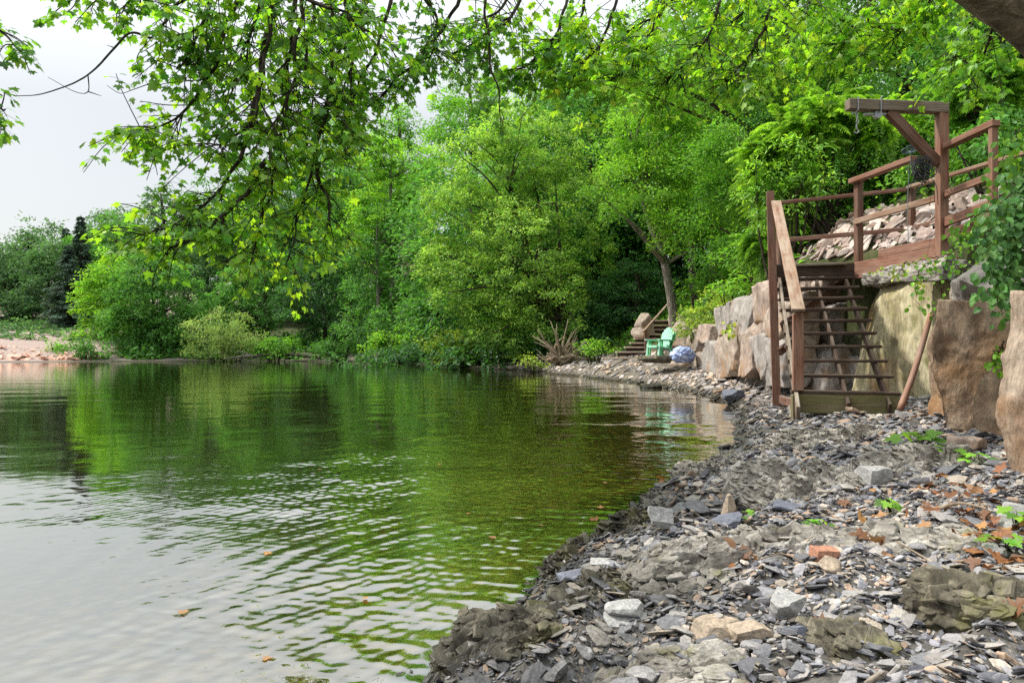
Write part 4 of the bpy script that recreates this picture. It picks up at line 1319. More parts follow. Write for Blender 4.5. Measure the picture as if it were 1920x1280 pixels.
# driftwood root plate
dr = thing("driftwood_root", "bleached driftwood stump with tangled upturned roots on the far beach", "driftwood", (2.6, 31, 0.7))
r = np.random.default_rng(12)
mb = MB()
c0 = P(1052, 672, 31)
for k in range(64):
    a = r.uniform(-0.4, math.pi + 0.4)
    L = r.uniform(0.5, 1.35) * (1.25 if 1.3 < a < 2.6 else 0.85)
    dirv = A([math.cos(a), r.uniform(-0.6, 0.3), max(0.02, math.sin(a)) * 1.0])
    p1 = c0 + dirv * L * 0.5 + r.normal(0, 0.1, 3)
    p2 = c0 + dirv * L + r.normal(0, 0.22, 3)
    p0 = c0 + r.normal(0, 0.12, 3) - Z * 0.1
    v, f, g = tube_geo(spline([p0, p1, p2], 9), np.linspace(r.uniform(0.05, 0.09), 0.012, 9), 6, 0.2, k)
    mb.add(v, f, (1, 1, 1), g)
mb.build("roots", M_DRIFT, dr, True)
mb = MB()
v, f, g = tube_geo(spline([c0 + A([0.1, 0, -0.12]), c0 + A([0.9, 0.7, -0.05]), c0 + A([1.8, 1.4, 0.0])], 10), np.linspace(0.24, 0.14, 10), 10, 0.15, 4)
mb.add(v, f, (1, 1, 1), g)
mb.build("log", M_DRIFT, dr, True)
mb = MB()
v, f, g = tube_geo(spline([P(905, 689, 39), P(940, 683, 38), P(985, 680, 37), P(1010, 683, 36)], 12), np.linspace(0.05, 0.12, 12), 8, 0.2, 4)
mb.add(v, f, (1, 1, 1), g)
tag(mb.build("drift_log", M_BARK_DARK, smooth=True), "dark waterlogged log lying at the tip of the far beach", "log")
mb = MB()
v, f, g = tube_geo(spline([P(420, 672, 69), P(480, 666, 69), P(540, 664, 70), P(600, 668, 70)], 14), np.linspace(0.10, 0.26, 14), 8, 0.2, 5)
mb.add(v, f, (1, 1, 1), g)
v, f, g = tube_geo(spline([P(470, 667, 69), P(455, 660, 69), P(440, 661, 69)], 8), np.linspace(0.12, 0.03, 8), 6, 0.2, 6)
mb.add(v, f, (1, 1, 1), g)
tag(mb.build("drift_log", M_BARK, smooth=True), "long grey fallen trunk lying along the far shore below the bushes", "log")


# ================================================================== VEGETATION
def leaf_quad(fold=0.12):
    v = A([(0, 0, 0), (0.45, -0.24, fold), (1, 0, 0), (0.45, 0.24, fold)])
    return v, [A([[0, 1, 2, 3]])]


def leaf_oval(w=0.24, fold=0.1, droop=0.12):
    v = A([(0, 0, 0), (0.3, -w, fold), (0.7, -w * 0.8, fold * 0.6 - droop * 0.5), (1, 0, -droop), (0.7, w * 0.8, fold * 0.6 - droop * 0.5), (0.3, w, fold), (0.5, 0, -droop * 0.2)])
    return v, [A([[0, 1, 6], [1, 2, 6], [2, 3, 6], [3, 4, 6], [4, 5, 6], [5, 0, 6]])]


def leaf_maple(curl=0.12):
    half = [(0.0, 0.0), (0.10, -0.10), (-0.06, -0.34), (0.16, -0.30), (0.22, -0.36), (0.30, -0.52), (0.40, -0.40), (0.52, -0.46), (0.50, -0.26), (0.58, -0.14), (0.70, -0.20), (0.76, -0.10), (1.0, 0.0)]
    pts = half + [(x, -y) for x, y in half[-2:0:-1]]
    v = [(0.34, 0.0, 0.0)] + [(x, y, -curl * (y * y * 2.2 + max(0, x - 0.4) ** 2 * 1.4) + 0.05 * abs(y)) for x, y in pts]
    n = len(pts)
    f = [[0, 1 + i, 1 + (i + 1) % n] for i in range(n)]
    return A(v), [A(f)]


def leaf_frames(tdir, nrm):
    t = norm(tdir)
    n = norm(nrm - t * np.sum(t * nrm, -1, keepdims=True))
    b = np.cross(n, t)
    return t, b, n


def place_leaves(tmpl, c, tdir, nrm, size, width=1.0):
    """all leaves in one array: (verts, faces)"""
    v, fs = tmpl
    t, b, n = leaf_frames(tdir, nrm)
    size = np.broadcast_to(size, (len(c),))
    p = c[:, None, :] + size[:, None, None] * (t[:, None, :] * v[None, :, 0:1] + b[:, None, :] * v[None, :, 1:2] * width + n[:, None, :] * v[None, :, 2:3])
    off = (np.arange(len(c)) * len(v))[:, None, None]
    return p.reshape(-1, 3), [(f[None] + off).reshape(-1, f.shape[1]) for f in fs], len(v)


def foliage_mesh(name, tmpl, c, tdir, nrm, size, col, mat, parent=None, width=1.0):
    p, fs, k = place_leaves(tmpl, c, tdir, nrm, size, width)
    me = mesh_np(name, p, fs, mat, np.repeat(col, k, axis=0), False)
    return obj(name, me, parent)


PAL = {  # leaf colours with light painted in, by foliage kind: shaded leaf, lit leaf
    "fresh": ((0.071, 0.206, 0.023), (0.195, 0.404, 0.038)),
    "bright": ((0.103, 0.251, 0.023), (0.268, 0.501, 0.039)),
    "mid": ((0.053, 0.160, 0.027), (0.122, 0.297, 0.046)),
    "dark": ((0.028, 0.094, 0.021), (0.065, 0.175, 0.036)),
    "blue": ((0.046, 0.114, 0.038), (0.099, 0.206, 0.064)),  # distance haze painted into the leaf colour
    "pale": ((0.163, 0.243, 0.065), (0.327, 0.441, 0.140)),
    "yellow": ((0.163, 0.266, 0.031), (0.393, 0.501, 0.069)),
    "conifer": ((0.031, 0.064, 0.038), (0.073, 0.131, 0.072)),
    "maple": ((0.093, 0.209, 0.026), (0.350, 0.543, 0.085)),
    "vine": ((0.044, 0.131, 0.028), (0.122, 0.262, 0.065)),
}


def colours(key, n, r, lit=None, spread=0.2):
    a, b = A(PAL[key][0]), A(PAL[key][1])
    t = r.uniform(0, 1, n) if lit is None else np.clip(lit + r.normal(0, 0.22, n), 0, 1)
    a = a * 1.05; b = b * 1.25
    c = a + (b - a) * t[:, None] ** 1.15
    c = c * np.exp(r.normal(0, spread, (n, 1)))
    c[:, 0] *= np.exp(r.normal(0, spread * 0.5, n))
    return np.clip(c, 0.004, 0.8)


def crown_leaves(lobes, leaf, dens, key, r, spray=None, droop=0.3, flat=0.28, inner=0.45, zmin=None):
    """leaves in layered sprays through the outer part of some ellipsoid lobes
    lobes: [(centre, radii)]; leaf: leaf length; dens: leaf layers in view"""
    C, T, NN, K, SP = [], [], [], [], []
    for (c, rad) in lobes:
        c = A(c, float) if False else np.asarray(c, float); rad = np.asarray(rad, float)
        sr = spray or max(0.16 * float(rad.mean()), leaf * 2.2)
        area = math.pi * rad[0] * rad[2]
        n_leaf = dens * area / (0.22 * leaf * leaf)
        n_sp = int(np.clip(1.2 * area / (sr * sr), 12, 420))
        m = max(int(n_leaf / n_sp), 6)
        d = norm(r.normal(size=(n_sp, 3)) * A([1, 1, 0.9]) + A([0, 0, 0.12]))
        o = r.uniform(0, 30, 3)
        bulge = 1 + 0.30 * fbm(d * 1.7 + o, 3, 9) + 0.10 * fbm(d * 4.5 + o, 2, 10)
        depth = inner + (1.02 - inner) * r.uniform(0, 1, n_sp) ** 0.45
        pos = c + d * rad * (bulge * depth)[:, None]
        if zmin is not None:
            keep = pos[:, 2] > zmin
            pos, d, depth = pos[keep], d[keep], depth[keep]
            n_sp = len(pos)
            if not n_sp:
                continue
        SP.append(pos)
        outv = norm(d * A([1, 1, 0.35]) + r.normal(0, 0.25, (n_sp, 3)))
        e1 = norm(outv * A([1, 1, 0.25]))
        e2 = norm(np.cross(e1, Z) + 1e-6)
        u = r.uniform(-0.6, 1.0, (n_sp, m)); w = r.normal(0, 0.46, (n_sp, m)); h = r.normal(0, 1, (n_sp, m))
        rs_ = sr * np.exp(r.normal(0, 0.25, (n_sp, 1)))
        pp = pos[:, None, :] + e1[:, None, :] * (u * rs_)[..., None] * 1.15 + e2[:, None, :] * (w * rs_)[..., None] + Z * (h * flat * rs_ - droop * rs_ * (np.maximum(u, 0) ** 2 + 0.5 * w * w))[..., None]
        td = e1[:, None, :] * (0.5 + u[..., None] * 0.5) + e2[:, None, :] * w[..., None] * 0.9 + r.normal(0, 0.45, (n_sp, m, 3)) - Z * 0.35
        nn = Z * 0.75 + outv[:, None, :] * 0.5 + r.normal(0, 0.42, (n_sp, m, 3))
        lit = np.clip(0.15 + 0.5 * (depth[:, None] - inner) / (1 - inner) + 0.25 * h * flat + 0.24 * r.normal(0, 1, (n_sp, 1)) + 0.22 * d[:, None, 2], 0, 1)  # inner and lower leaves painted darker, as if in shade
        C.append(pp.reshape(-1, 3)); T.append(td.reshape(-1, 3)); NN.append(nn.reshape(-1, 3)); K.append((lit + 0 * u).ravel())
    C, T, NN, K = map(np.concatenate, (C, T, NN, K))
    return C, T, NN, colours(key, len(C), r, K), np.concatenate(SP)


def limb_set(mb, base, top, sprays, r, rad, n_limb=24, trunk=None, nseg=10):
    """trunk plus limbs reaching out to some of the sprays"""
    base = np.asarray(base, float); top = np.asarray(top, float)
    L = np.linalg.norm(top - base)
    ctrl = trunk if trunk is not None else [base, base + (top - base) * 0.35 + r.normal(0, 0.02 * L, 3) * A([1, 1, 0]), base + (top - base) * 0.7 + r.normal(0, 0.03 * L, 3) * A([1, 1, 0]), top]
    tr = spline(ctrl, 22)
    rr_ = rad * np.linspace(1, 0.22, 22) ** 0.9
    rr_[0] *= 1.45; rr_[1] *= 1.12
    v, f, g = tube_geo(tr, rr_, nseg, 0.10, int(r.integers(1e4)))
    mb.add(v, f, (1, 1, 1), g)
    if len(sprays):
        pick = r.choice(len(sprays), min(n_limb, len(sprays)), replace=False)
        for i in pick:
            e = sprays[i]
            hd = np.linalg.norm((e - base)[:2])
            want = e[2] - 0.55 * hd
            k = int(np.clip(np.searchsorted(tr[:, 2], want), 5, 20))
            s = tr[k]
            d = np.linalg.norm(e - s)
            mid = s + (e - s) * 0.5 + Z * 0.10 * d + r.normal(0, 0.05 * d, 3)
            v, f, g = tube_geo(spline([s, mid, e], 8), np.linspace(min(rr_[k] * 0.6, 0.03 * d + 0.012), 0.012 * rad / 0.2, 8), 5, 0.05, 3)
            mb.add(v, f, (1, 1, 1), g)


def leaf_len(d):
    return max(0.11, 6.0 * d / F)


def tree(label, cat, foot_px, d, lobes_px, key, seed, trunk_r=None, name="tree", bark=None, dens=3.0, leaf=None, tmpl=None, trunk_px=None, limbs=22, mat=None, droop=0.3, inner=0.45, spray=None, depth=0.9, flat=0.28, group=None, top=None):
    """lobes_px: crown lobes as (x0, x1, y0, y1[, extra distance]) boxes in the photograph at distance d"""
    r = np.random.default_rng(seed)
    lobes = []
    for lb in lobes_px:
        dd = d + (lb[4] if len(lb) > 4 else 0)
        c = P((lb[0] + lb[1]) / 2, (lb[2] + lb[3]) / 2, dd)
        rx, rz = (lb[1] - lb[0]) / 2 / F * dd, (lb[3] - lb[2]) / 2 / F * dd
        lobes.append((c, (rx, min(rx, max(rz, rx * 0.5)) * depth, rz)))
    lf = leaf or leaf_len(d)
    x, y = (foot_px - 960) / F * d, d
    gz = tz(x, y)
    base = A([x, y, gz - 0.15])
    C, T, NN, K, SP = crown_leaves(lobes, lf, dens, key, r, spray, droop, flat, inner, gz + 0.05)
    t = thing(name, label, cat, (x, y, gz), group)
    big = max(lobes, key=lambda q: q[0][2] + q[1][2] * 0.5)
    tp_ = big[0] + A([0, 0, big[1][2] * 0.55]) if top is None else P(top[0], top[1], d)
    mb = MB()
    tr = None
    if trunk_px:
        tr = [base] + [P(px, py, d + (q[0] if q else 0)) for px, py, *q in trunk_px]
        tp_ = tr[-1]
    limb_set(mb, base, tp_, SP, r, trunk_r or 0.022 * (tp_[2] - gz) + 0.05, limbs, tr)
    mb.build("trunk", bark or M_BARK_DARK, t, True)
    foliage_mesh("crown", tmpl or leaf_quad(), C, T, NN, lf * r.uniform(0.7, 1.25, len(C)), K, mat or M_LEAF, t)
    return t


def conifer(label, px, d, y_top, y_bot, half_w, seed, key="conifer"):
    r = np.random.default_rng(seed)
    x = (px - 960) / F * d
    gz = tz(x, d)
    zt = P(px, y_top, d)[2]; zb = max(P(px, y_bot, d)[2], gz + 0.4)
    hw = half_w / F * d
    t = thing("spruce_tree", label, "spruce", (x, d, gz))
    mb = MB()
    v, f, g = tube_geo([A([x, d, gz - 0.2]), A([x, d, (gz + zt) / 2]), A([x, d, zt])], [0.28, 0.18, 0.03], 8); mb.add(v, f, (1, 1, 1), g)
    C, T, NN, K = [], [], [], []
    n_w = int((zt - zb) / 0.55)
    for i in range(n_w):
        fr_ = (i + 0.5) / n_w
        z0 = zb + (zt - zb) * fr_
        rad = hw * (1 - fr_) ** 0.8 * r.uniform(0.8, 1.15) + 0.15
        for a in r.uniform(0, 6.28, 7):
            dv = A([math.cos(a), math.sin(a), -0.28])
            L = rad * r.uniform(0.75, 1.15)
            e = A([x, d, z0]) + dv * L
            if i % 2 == 0:
                v, f, g = tube_geo([A([x, d, z0]), e], [0.045, 0.012], 4); mb.add(v, f, (1, 1, 1), g)
            m_ = int(26 + 34 * L)
            u = r.uniform(0.12, 1.0, m_)
            sdv = norm(np.cross(dv, Z))
            pp = A([x, d, z0]) + dv * (u * L)[:, None] + sdv * (r.normal(0, 0.16, m_) * L * (1.1 - u * 0.6))[:, None] - Z * (np.abs(r.normal(0, 0.22, m_)))[:, None]
            C.append(pp); T.append(dv + sdv * r.normal(0, 0.8, (m_, 1)) - Z * r.uniform(0.1, 0.8, (m_, 1))); NN.append(Z + r.normal(0, 0.5, (m_, 3))); K.append(u * 0.7 + 0.1 * fr_)
    mb.build("trunk", M_BARK_DARK, t, True)
    C, T, NN, K = map(np.concatenate, (C, T, NN, K))
    foliage_mesh("crown", leaf_quad(0.05), C, T, NN, r.uniform(0.35, 0.65, len(C)), colours(key, len(C), r, K), M_NEEDLE, t, 0.55)


def shrub(label, boxes, d, key, seed, name="shrub", cat="shrub", leaf=None, dens=2.6, droop=0.5, foot=None, mat=None, tmpl=None, stems=14, spray=None, width=1.0):
    r = np.random.default_rng(seed)
    lobes = []
    for b in boxes:
        dd = d + (b[4] if len(b) > 4 else 0)
        c = P((b[0] + b[1]) / 2, (b[2] + b[3]) / 2, dd)
        rx, rz = (b[1] - b[0]) / 2 / F * dd, (b[3] - b[2]) / 2 / F * dd
        lobes.append((c, (rx, min(rx, max(rz, 0.4)) * 0.9, rz)))
    cx = np.mean([l[0][0] for l in lobes]) if foot is None else (foot - 960) / F * d
    gz = tz(cx, d)
    lf = leaf or leaf_len(d)
    C, T, NN, K, SP = crown_leaves(lobes, lf, dens, key, r, spray, droop, 0.3, 0.3, min(gz, lobes[0][0][2] - lobes[0][1][2]) + 0.02)
    t = thing(name, label, cat, (cx, d, gz))
    mb = MB()
    for i in r.choice(len(SP), min(stems, len(SP)), replace=False):
        e = SP[i]
        s = A([cx + (e[0] - cx) * 0.4, d + (e[1] - d) * 0.4, 0]); s[2] = min(tz(s[0], s[1]), e[2]) - 0.05
        v, f, g = tube_geo(spline([s, (s + e) / 2 + r.normal(0, 0.08, 3), e], 7), np.linspace(0.02 + 0.0006 * d, 0.006, 7), 5); mb.add(v, f, (1, 1, 1), g)
    mb.build("stems", M_TWIG, t, True)
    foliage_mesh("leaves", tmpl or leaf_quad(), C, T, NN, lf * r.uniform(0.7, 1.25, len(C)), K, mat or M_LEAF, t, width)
    return t


# ------------------------------------------------------------------ far shore, left
conifer("dark spruce with a broad grey green crown on the far left shore", 128, 90, 455, 614, 50, 1)
conifer("tall slim spruce whose dark tip tops the far left skyline", 152, 92, 402, 600, 30, 2)
conifer("dark pointed spruce standing left of the slim one on the far skyline", 124, 112, 425, 600, 26, 3)
conifer("low dark spruce at the left end of the far shore", 52, 104, 448, 610, 40, 4)
tree("hazy grey green tree at the left edge behind the gravel bank", "tree", 20, 100, [(-60, 60, 470, 640), (-30, 40, 450, 560)], "blue", 11)
tree("bluish green tree in front of the spruces above the gravel bank", "tree", 85, 98, [(20, 150, 470, 640), (60, 130, 446, 560)], "blue", 12)
tree("grey green round tree at the foot of the spruces", "tree", 190, 100, [(110, 230, 520, 640)], "blue", 10)
tree("tall mid green tree with a feathery top rising over the light green one", "tree", 214, 98, [(150, 270, 430, 600), (185, 262, 402, 480), (130, 200, 430, 520)], "mid", 13)
tree("light yellow green tree leaning over the water beside the gravel bank", "tree", 215, 80, [(150, 232, 492, 640), (160, 260, 520, 665), (172, 240, 470, 560), (150, 210, 600, 672)], "bright", 14, bark=M_BARK)
tree("broad deep green tree with drooping layers down to the water", "tree", 290, 75, [(205, 365, 490, 640), (190, 300, 560, 674), (270, 375, 570, 674), (230, 330, 474, 560)], "mid", 15, dens=3.6, droop=0.55)
tree("tall open topped tree behind the broad deep green one", "tree", 305, 104, [(250, 372, 380, 560), (268, 335, 346, 420)], "blue", 16, dens=2.2)
tree("bluish tree in the second row left of the willow shrub", "tree", 420, 98, [(335, 490, 400, 650)], "blue", 17)
tree("mid green drooping tree behind the pale willow shrub", "tree", 500, 80, [(410, 560, 470, 650), (440, 540, 450, 560), (370, 470, 540, 660)], "mid", 18, droop=0.5)
tree("dark tree filling the gap behind the hanging maple branches", "tree", 560, 98, [(460, 660, 340, 640)], "dark", 19)
tree("dark green spreading tree above the knotweed on the far shore", "tree", 610, 76, [(530, 690, 480, 640), (560, 660, 450, 540)], "dark", 20, dens=3.4)
tree("tall thin topped tree seen against the sky behind the maple branches", "tree", 665, 98, [(590, 730, 260, 560), (610, 690, 220, 330)], "mid", 21, dens=2.4)
tree("bright green tree with layered plates of leaves and a bare trunk", "tree", 737, 66, [(650, 800, 330, 450), (640, 740, 400, 520), (690, 830, 270, 390), (660, 760, 250, 330), (740, 810, 380, 470)], "bright", 22, trunk_px=[(738, 560), (734, 430), (732, 320)], bark=M_BARK, flat=0.16, spray=0.95, trunk_r=0.42)
tree("slim grey trunked tree with a sparse crown between the knotweed and the layered tree", "tree", 708, 64, [(670, 750, 380, 500), (640, 700, 470, 540)], "mid", 23, trunk_px=[(709, 560), (706, 470), (708, 400)], trunk_r=0.2, bark=M_BARK, dens=1.6)
tree("shaded dark tree right of the slim grey trunk", "tree", 790, 72, [(720, 860, 430, 640), (680, 780, 520, 640)], "dark", 24, dens=3.2)
tree("tall tree behind the big spreading maple, crown against the sky", "tree", 900, 72, [(780, 1000, 150, 440), (820, 940, 130, 260)], "fresh", 25, dens=2.4)
tree("tall pale trunked tree on the hill behind the big spreading maple", "tree", 1080, 66, [(980, 1190, 120, 420), (1030, 1130, 80, 200)], "mid", 26, bark=M_BARK, dens=2.4)

for q, (x0, x1, y0, dd, key, lab) in enumerate([
        (165, 275, 398, 112, "blue", "tall hazy tree behind the feathery topped one on the left skyline"),
        (330, 440, 335, 110, "mid", "tall tree on the skyline right of the open topped one"),
        (410, 530, 285, 112, "mid", "hazy tall tree on the skyline behind the hanging maple branches"),
        (500, 640, 250, 106, "mid", "high crowned tree rising behind the dark gap filling tree"),
        (690, 810, 185, 84, "fresh", "tallest tree between the layered bright tree and the spreading maple"),
        (600, 720, 300, 90, "mid", "tall tree directly left of the layered bright tree")]):
    tree(lab, "tree", (x0 + x1) / 2, dd, [(x0, x1, y0 + 40, 600), (x0 + 20, x1 - 25, y0, y0 + 150)], key, 300 + q, dens=2.6)
# bare dead branches sticking out between the trees
t = thing("dead_tree", "bare grey dead branches sticking out beside the spreading maple", "dead tree", (P(800, 600, 58)[0], 58, tz(P(800, 600, 58)[0], 58)))
mb = MB(); r = np.random.default_rng(3)
root = P(830, 620, 58)
hub = P(800, 500, 58)
v, f, g = tube_geo(spline([root, P(815, 560, 58), hub], 10), np.linspace(0.16, 0.09, 10), 7, 0.1); mb.add(v, f, (1, 1, 1), g)
for k in range(26):
    e = P(r.uniform(738, 815), r.uniform(440, 520), 58 + r.uniform(-1.5, 1.5))
    mid = (hub + e) / 2 + r.normal(0, 0.25, 3)
    v, f, g = tube_geo(spline([hub, mid, e], 9), np.linspace(0.05, 0.012, 9), 5); mb.add(v, f, (1, 1, 1), g)
    for q in range(4):
        s = mid + (e - mid) * r.uniform(0, 0.9)
        v, f, g = tube_geo([s, s + r.normal(0, 0.45, 3)], [0.018, 0.008], 4); mb.add(v, f, (1, 1, 1), g)
mb.build("branches", M_DRIFT, t, True)

# waterside shrubs
shrub("pale grey green willow shrub at the water's edge on the far shore", [(345, 450, 590, 676), (385, 465, 572, 660), (400, 500, 610, 676)], 70, "pale", 41, dens=2.2, leaf=0.3, width=0.6)
shrub("light green knotweed mound left of the fallen trunk", [(490, 560, 622, 672), (470, 530, 636, 670)], 69, "fresh", 42, name="knotweed", cat="knotweed")
shrub("knotweed mound in the middle of the far bank, with a taller pale sapling", [(590, 655, 628, 672), (640, 672, 588, 640)], 67, "mid", 43, name="knotweed", cat="knotweed")
shrub("broad light green knotweed mound under the layered bright tree", [(680, 790, 614, 668), (740, 810, 622, 672)], 58, "bright", 44, name="knotweed", cat="knotweed", dens=3.2)
shrub("bushy green shrub on the bank above the broad knotweed mound", [(690, 800, 560, 640), (760, 850, 540, 630)], 60, "mid", 45)
shrub("light green shrub at the lower left foot of the spreading maple, over the water", [(800, 890, 610, 680), (850, 960, 600, 688)], 42, "yellow", 46, dens=2.6)
shrub("fresh green shrub beneath the spreading maple beside the drift log", [(930, 1010, 600, 684), (880, 960, 570, 640)], 39, "fresh", 47)
shrub("small yellow green bush on the gravel bank at far left", [(85, 118, 636, 668)], 72, "fresh", 48)
shrub("low green bush left of the drooping tree on the gravel bank", [(118, 165, 630, 674), (150, 210, 640, 676)], 70, "mid", 49)
shrub("grey green bush on top of the gravel bank at the left edge", [(-30, 40, 600, 650), (25, 80, 592, 632)], 84, "blue", 50)
shrub("yellow leafy weed beside the driftwood stump", [(985, 1020, 660, 690)], 32, "yellow", 51, name="weed", cat="weed")
shrub("bright green weeds between driftwood and far steps", [(1088, 1122, 634, 668), (1108, 1150, 640, 664)], 29, "bright", 52, name="weeds_clump", cat="weeds")

# ------------------------------------------------------------------ middle: the spreading maple and the wooded bank
tree("large light green maple spreading over the water on a dark forked trunk", "maple tree", 1078, 36,
     [(790, 960, 340, 470), (800, 1000, 440, 590), (830, 1040, 250, 400), (900, 1100, 190, 340), (960, 1130, 300, 470), (900, 1060, 380, 560, -2), (860, 1010, 540, 660, -1), (980, 1090, 500, 640, -2), (780, 880, 450, 540), (1040, 1150, 420, 560, 2)],
     "maple", 60, trunk_r=0.30, trunk_px=[(1062, 610), (1030, 560), (1000, 500), (975, 420), (950, 320)], dens=2.3, limbs=46, inner=0.55)
t = [o for o in bpy.data.objects if o.name.startswith("tree") and o.get("category") == "maple tree"][0]
mb = MB()
for k, pts in enumerate(([(1062, 612, 36), (1052, 540, 36.3), (1048, 440, 36.2), (1040, 330, 36)], [(1002, 502, 36), (1015, 420, 35.7), (1000, 330, 35.5)], [(1045, 585, 36), (1020, 560, 35), (985, 545, 34.6)])):
    v, f, g = tube_geo(spline([P(*q) for q in pts], 16), np.linspace([0.17, 0.12, 0.09][k], 0.03, 16), 8, 0.1, k); mb.add(v, f, (1, 1, 1), g)
mb.build("fork", M_BARK_DARK, t, True)
tree("dark shaded tree in the hollow right of the spreading maple", "tree", 1150, 42, [(1060, 1240, 440, 620), (1090, 1230, 380, 540)], "dark", 62, dens=3.4)
tree("mid green undergrowth tree behind the far steps", "tree", 1190, 36, [(1100, 1240, 520, 640), (1140, 1260, 480, 600)], "dark", 63, dens=3.0)
tree("bright green tree on a leaning grey trunk behind the far steps", "tree", 1274, 27,
     [(1130, 1290, 190, 330), (1140, 1260, 300, 400), (1200, 1380, 140, 320), (1240, 1420, 300, 450), (1260, 1380, 240, 380), (1150, 1300, 110, 220), (1330, 1440, 380, 500), (1120, 1300, 280, 420, -2), (1160, 1310, 180, 300, -2), (1240, 1400, 360, 470, -2)],
     "bright", 64, trunk_r=0.2, trunk_px=[(1246, 490), (1223, 430), (1205, 370), (1192, 290)], bark=M_BARK, dens=2.4, limbs=40, spray=0.6)
tree("tall green tree deeper in the wood, left trunk of the group above the wall", "tree", 1300, 36, [(1180, 1400, 40, 320)], "mid", 65, trunk_px=[(1297, 470), (1292, 350), (1290, 200)], trunk_r=0.22, dens=2.2)
tree("tall green tree deeper in the wood, middle trunk of the group above the wall", "tree", 1337, 34, [(1260, 1470, 100, 380)], "mid", 66, trunk_px=[(1335, 460), (1334, 350), (1340, 220)], trunk_r=0.2, dens=2.2)
tree("tall green tree deeper in the wood, right trunk of the group above the wall", "tree", 1384, 32, [(1330, 1540, 60, 380)], "mid", 67, trunk_px=[(1384, 450), (1386, 330), (1400, 200)], trunk_r=0.24, dens=2.2)
tree("fresh green tree standing over the left end of the block wall", "tree", 1420, 21, [(1290, 1450, 330, 470), (1300, 1470, 220, 380), (1380, 1530, 260, 420), (1350, 1450, 440, 520)], "fresh", 68, dens=2.6, trunk_r=0.14, spray=0.55)
tree("tall tree on the bank right of centre with dense bright leaves high up", "tree", 1480, 23, [(1250, 1450, -120, 130), (1380, 1600, -140, 150), (1280, 1500, 60, 230), (1130, 1300, 40, 190)], "bright", 69, trunk_r=0.25, dens=2.4, limbs=40, spray=0.6)
tree("dense dark green tree on the bank behind the hoist beam", "tree", 1640, 19, [(1500, 1720, -80, 150), (1560, 1800, 40, 230), (1620, 1860, -120, 110)], "fresh", 70, dens=2.6, trunk_r=0.22, spray=0.5)
tree("shaded tree on the slope right of the hoist post", "tree", 1850, 15.5, [(1750, 1940, -60, 180), (1760, 1960, 120, 320), (1860, 2050, -100, 250)], "mid", 71, dens=3.0, trunk_r=0.18, spray=0.45)
tree("green tree high on the slope behind the top of the walkway", "tree", 1780, 22, [(1650, 1900, 60, 330), (1560, 1760, 180, 370)], "mid", 72, dens=2.8, trunk_r=0.18)

# shrubs on the right bank
shrub("leafy bush crowding the upper end of the walkway", [(1800, 1920, 190, 330), (1840, 1960, 280, 420)], 10.5, "mid", 73, leaf=0.10, tmpl=leaf_oval(), dens=2.4)
shrub("dark bush in the hollow behind the deck rail", [(1480, 1640, 300, 440), (1440, 1560, 360, 470), (1560, 1680, 290, 420)], 16.5, "dark", 74, dens=2.8, leaf=0.13)
shrub("green bush at the left of the deck, above the block wall", [(1400, 1520, 400, 500), (1370, 1460, 440, 520)], 17.5, "fresh", 75, leaf=0.12, dens=2.4)
shrub("sprawling yellow green creeper covering the lower end of the block wall", [(1290, 1360, 560, 622), (1330, 1420, 545, 580), (1280, 1330, 590, 640)], 21, "yellow", 76, leaf=0.13, dens=2.6, name="creeper", cat="creeper")
shrub("bright green leafy plants on the bank top beside the tall outer post", [(1380, 1450, 505, 550), (1330, 1400, 520, 570), (1420, 1470, 485, 530)], 16.5, "bright", 77, leaf=0.12, name="bank_plants", cat="plants")
shrub("fresh green plants under the group of tall trunks", [(1290, 1380, 500, 570), (1360, 1440, 480, 540)], 26, "fresh", 78, leaf=0.15)


shrub("bright yellow green bush spilling over the bank left of the deck posts", [(1420, 1530, 250, 350), (1400, 1480, 300, 420), (1470, 1570, 300, 390, -.4)], 13.4, "bright", 84, dens=2.4, leaf=0.10, tmpl=leaf_oval(.17, .05, .15))
shrub("green bush hanging over the rubble behind the middle deck post", [(1560, 1690, 270, 380), (1640, 1760, 250, 350), (1520, 1600, 340, 420)], 13.9, "fresh", 85, dens=2.4, leaf=0.10, tmpl=leaf_oval(.17, .05, .15))
shrub("light green bush at the upper end of the rubble slope", [(1690, 1800, 290, 360), (1760, 1860, 260, 340)], 12.5, "fresh", 86, dens=2.2, leaf=0.09, tmpl=leaf_oval(.2, .05, .15))


# sumac: arching fronds of paired leaflets
def fronds(centres, outs, L, pairs, r, key, leaf_k=0.30):
    C, T, NN, K, S = [], [], [], [], []
    for c, o in zip(centres, outs):
        o = norm(o)
        s = norm(np.cross(o, Z) + 1e-6)
        Lf = L * r.uniform(0.7, 1.2)
        u = np.linspace(0.12, 1.0, pairs)
        pos = c + o * (u * Lf)[:, None] * 1.0 + Z * (0.20 * u - 0.55 * u * u)[:, None] * Lf
        tan = norm(np.gradient(pos, axis=0))
        up = norm(np.cross(s, tan))
        ll = leaf_k * Lf * np.sin(np.clip(u * 2.6 + 0.35, 0, 3.0)) ** 0.6 + 0.02
        for sg in (-1, 1):
            C.append(pos); T.append(tan * 0.55 + s * sg - Z * 0.30 + r.normal(0, 0.1, (pairs, 3))); NN.append(np.abs(up) + r.normal(0, 0.15, (pairs, 3))); K.append(np.full(pairs, r.uniform(-0.2, 1.2))); S.append(ll)
    return map(np.concatenate, (C, T, NN, K, S))


